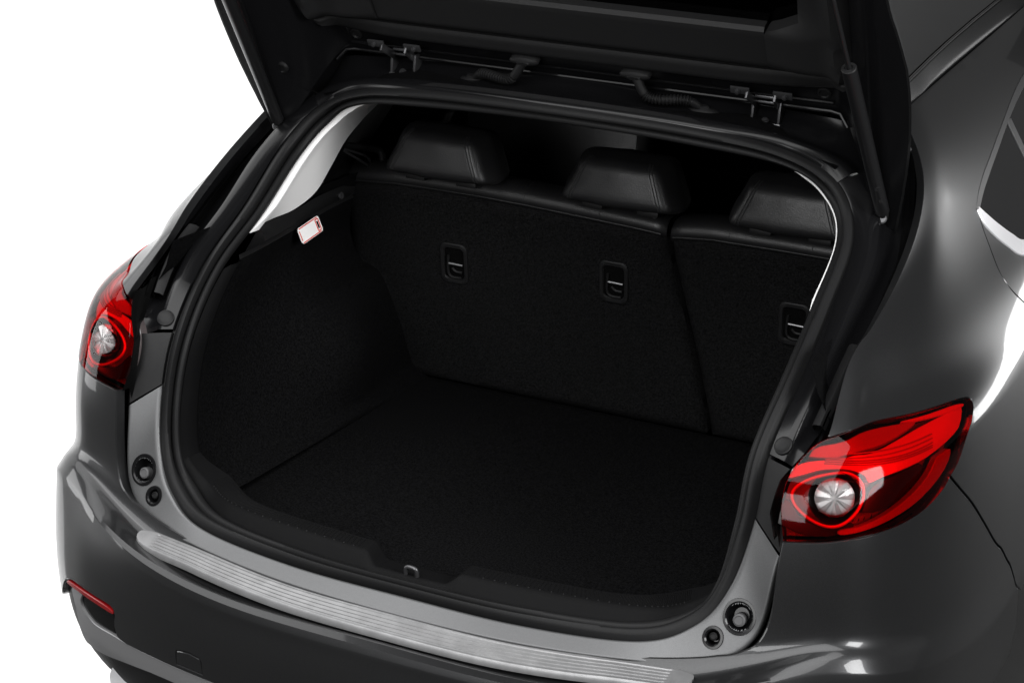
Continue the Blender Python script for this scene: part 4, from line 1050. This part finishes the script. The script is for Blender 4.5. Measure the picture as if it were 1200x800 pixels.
# ------------------------------------------------------------------ tail lamps
lamp_poly = LAMP_IN + LAMP_TOP[1:] + LAMP_OUT[1:] + LAMP_BOT[1:-1]
def ellipse(c, ra, rb_, n_=36, rot=0):
    return [(c[0] + ra * math.cos(t) - 0 * rot, c[1] + rb_ * math.sin(t) + rot * ra * math.cos(t)) for t in np.linspace(0, 2 * math.pi, n_, endpoint=False)]
BC = (4.05, 8.98)
for sgn, mir in ((1, False), (-1, True)):
    lamp = bpy.data.objects.new('tail_lamp', None); COL.objects.link(lamp); lamp.parent = car
    lamp['label'] = 'red wraparound tail lamp, ' + ('whole lens in view on the right' if sgn > 0 else 'seen edge-on at the left')
    lp = shrink(lamp_poly, .0018)
    hole = ellipse((4.08, 9.04), .86, .40, rot=.03)
    patch('housing', shrink(lamp_poly, .003), 'lamp_black', lamp, off=-.030, rim=.02, mirror=mir)
    patch('red_lens', lp, 'red_lens', lamp, off=.0015, rim=.012, mirror=mir, holes=[hole], da=.09, db=.08)
    patch('clear_lens', ellipse((4.08, 9.04), .855, .397, rot=.03), 'clear_lens', lamp, off=.0015, rim=0, mirror=mir, da=.08, db=.06)
    # bright insert shaped as the softbox reflection on the lens
    br = smooth2([(2.88, 9.30), (2.87, 9.62), (3.2, 9.86), (4.2, 10.05), (5.0, 10.09), (6.34, 10.31), (7.20, 10.34), (7.27, 10.2), (7.08, 9.90), (6.55, 9.68), (5.98, 9.59), (5.5, 9.52), (5.15, 9.42), (4.9, 9.60), (4.2, 9.72), (3.4, 9.66), (3.05, 9.45), (2.88, 9.30)], 3)[:-1]
    patch('reflection_insert', br, 'lamp_silver', lamp, off=-.012, rim=.012, mirror=mir, da=.09, db=.07)
    dk = smooth2([(2.98, 9.95), (3.1, 10.17), (4.2, 10.38), (5.2, 10.43), (6.0, 10.42), (6.3, 10.39), (5.4, 10.22), (4.35, 10.12), (3.3, 9.98), (2.98, 9.95)], 3)[:-1]
    patch('upper_bezel', dk, 'lamp_grey', lamp, off=-.009, rim=.01, mirror=mir, da=.1, db=.07)
    ed = smooth2([(6.0, 10.44), (6.9, 10.42), (7.2, 10.38), (7.29, 10.32), (6.9, 10.37), (6.0, 10.44)], 3)[:-1]
    patch('tip_reflector', ed, 'lamp_silver', lamp, off=-.006, rim=.006, mirror=mir, da=.08, db=.05)
    lo = smooth2([(6.75, 9.50), (7.02, 9.50), (6.98, 9.06), (6.62, 8.66), (6.05, 8.45), (5.3, 8.32), (4.6, 8.26), (4.6, 8.34), (5.3, 8.42), (5.95, 8.58), (6.40, 8.82), (6.66, 9.12), (6.75, 9.50)], 3)[:-1]
    patch('lower_light_guide', lo, 'lamp_grey', lamp, off=-.010, rim=.01, mirror=mir, da=.08, db=.06)
    vd = smooth2([(5.25, 8.75), (5.35, 9.30), (5.9, 9.45), (6.45, 9.52), (6.50, 9.20), (6.25, 8.90), (5.8, 8.70), (5.25, 8.75)], 3)[:-1]
    patch('dark_insert', vd, 'lamp_void', lamp, off=-.014, rim=.012, mirror=mir, da=.08, db=.06)
    ul = smooth2([(2.98, 8.25), (2.95, 8.75), (3.05, 8.75), (3.4, 8.42), (4.2, 8.34), (4.8, 8.5), (5.1, 8.42), (4.4, 8.22), (3.5, 8.12), (2.98, 8.25)], 3)[:-1]
    patch('lower_insert', ul, 'lamp_void', lamp, off=-.016, rim=.01, mirror=mir, da=.08, db=.06)
    # fine ribs moulded along the bright insert
    for q_ in range(5):
        f_ = (q_ + .5) / 5
        pts_ = [(body([a_], [9.78 + .30 * f_ + (.05 + .0) * (a_ - 3.2) * (1 - .2 * f_) * .55])[0] - bnormal(np.array([a_]), np.array([9.9]))[0] * .0105) * np.array([-1 if mir else 1, 1, 1]) for a_ in np.linspace(3.3, 6.6, 30)]
        tube('optic_rib', pts_, .0012, 'lamp_grey', lamp, n=5)
    # round lamp: glowing ring, bowl and faceted bulb cover
    m3 = np.array([-1 if mir else 1, 1, 1])
    pc = body([4.05], [9.0])[0]; pn = bnormal(np.array([4.05]), np.array([9.0]))[0]
    pn = pn * .6 + np.array([.30, -.95, .10]) * .4; pn /= np.linalg.norm(pn)
    c0 = (pc - pn * .022) * m3; R = frame_from(pn * m3)
    rp = []
    for i in range(49):
        a = 2 * math.pi * i / 48
        a_, b_ = BC[0] + 1.02 * math.cos(a), BC[1] + .60 * math.sin(a) + .02
        if i < 48: rp.append((body([a_], [b_])[0] - bnormal(np.array([a_]), np.array([b_]))[0] * .006) * m3)
    tube('light_ring', rp, .0026, 'lamp_silver', lamp, n=10, closed=True)
    lathe('lamp_bowl', c0, R, [(.040, .012), (.037, .006), (.031, -.004), (.022, -.010), (.005, -.012)], 'lamp_void', lamp, n=40)
    # faceted cover
    fv = MB()
    for i in range(9):
        a0 = 2 * math.pi * i / 9; a1 = 2 * math.pi * (i + .99) / 9; hz = .004 * math.sin(i * 2.4)
        q = lambda r, a, h: c0 + R @ np.array([r * math.cos(a), r * math.sin(a), h])
        am = (a0 + a1) / 2
        fv.add([q(.004, am, .012), q(.029, a0, .006 + hz), q(.030, am, .010), q(.029, a1, .006 - hz)], [(0, 1, 2), (0, 2, 3)])
    fv.build('facets', 'facet', lamp, angle=10)
    lathe('bulb_reflector', c0, R, [(.030, .000), (.030, .003), (.015, .006), (.002, .008)], 'facet', lamp, n=36)
    lathe('bulb_cover', c0, R, [(.0315, .003), (.0305, .010), (.025, .016), (.014, .020), (.003, .021)], 'clear_lens', lamp, n=36)
    # black filler between lamp and boot jamb
    t = seg(5.0, 6.6, 60, mir); J = crt(JO, t)
    LI = np.array([body([a], [b])[0] for a, b in zip(np.interp(np.linspace(0, 1, 60), [0, .2, .5, .8, 1], [3.0, 2.84, 2.79, 2.9, 2.99]), np.linspace(7.95, 10.45, 60))]) * m3
    out_ = np.array([.012 * sgn, .020, 0])
    loft('lamp_filler', [J, J + out_ * np.array([0, 1, 1]), LI + out_ * np.array([0, 1, 1]), LI], 'black_gloss', lamp, angle=50)

# dark backing behind the panel gaps of the skin
bk_ = []
back_poly = [(a, 2.0) for a in np.arange(-8.6, 8.61, .4)] + [(8.6, 3.6)] + ARCH[::-1] + [(9.2, 9.2), (8.9, 11.2), (8.7, 12.5), (8.95, 14.0), (9.3, 14.4), (9.6, 14.6), (9.6, 16.9), (3.7, 16.9), (4.4, 15.5), (4.4, 14), (4.1, 13.1), (3.8, 12.5), (3.4, 11.5), (4.0, 10.2), (4.0, 8.4), (4.3, 7), (4.3, 5.0)]
bp_ = back_poly + [(-x, y) for x, y in back_poly[::-1] if abs(x) > 3 and y > 2.0]
for mir in (False, True):
    hp = [p for p in [(0.0, 2.0)] + [(a, 2.0) for a in np.arange(.4, 8.61, .4)]] + back_poly[len(np.arange(-8.6, 8.61, .4)):] + [(2.9, 4.3), (1.5, 4.3), (0.0, 4.3)]
    patch('under_panel', hp, 'carpet', car, off=-.030, rim=0, mirror=mir, da=.2, db=.25)

# rear wheels the body stands on
for sgn in (1, -1):
    wl_ = bpy.data.objects.new('rear_wheel', None); COL.objects.link(wl_); wl_.parent = car
    R = frame_from((sgn, 0, 0)); c = np.array([sgn * .79, .74, .317])
    V, F = disc_geo(c, R, [(.215, -.19), (.29, -.195), (.314, -.175), (.317, -.10), (.314, -.03), (.29, -.008), (.24, -.006), (.217, -.016), (.21, -.05)], n=64)
    mk('tyre', V, F[:-1], 'rubber', wl_)
    lathe('rim', c, R, [(.216, -.03), (.212, -.018), (.20, -.02), (.195, -.06), (.06, -.045), (.03, -.03)], 'zinc', wl_, n=48)
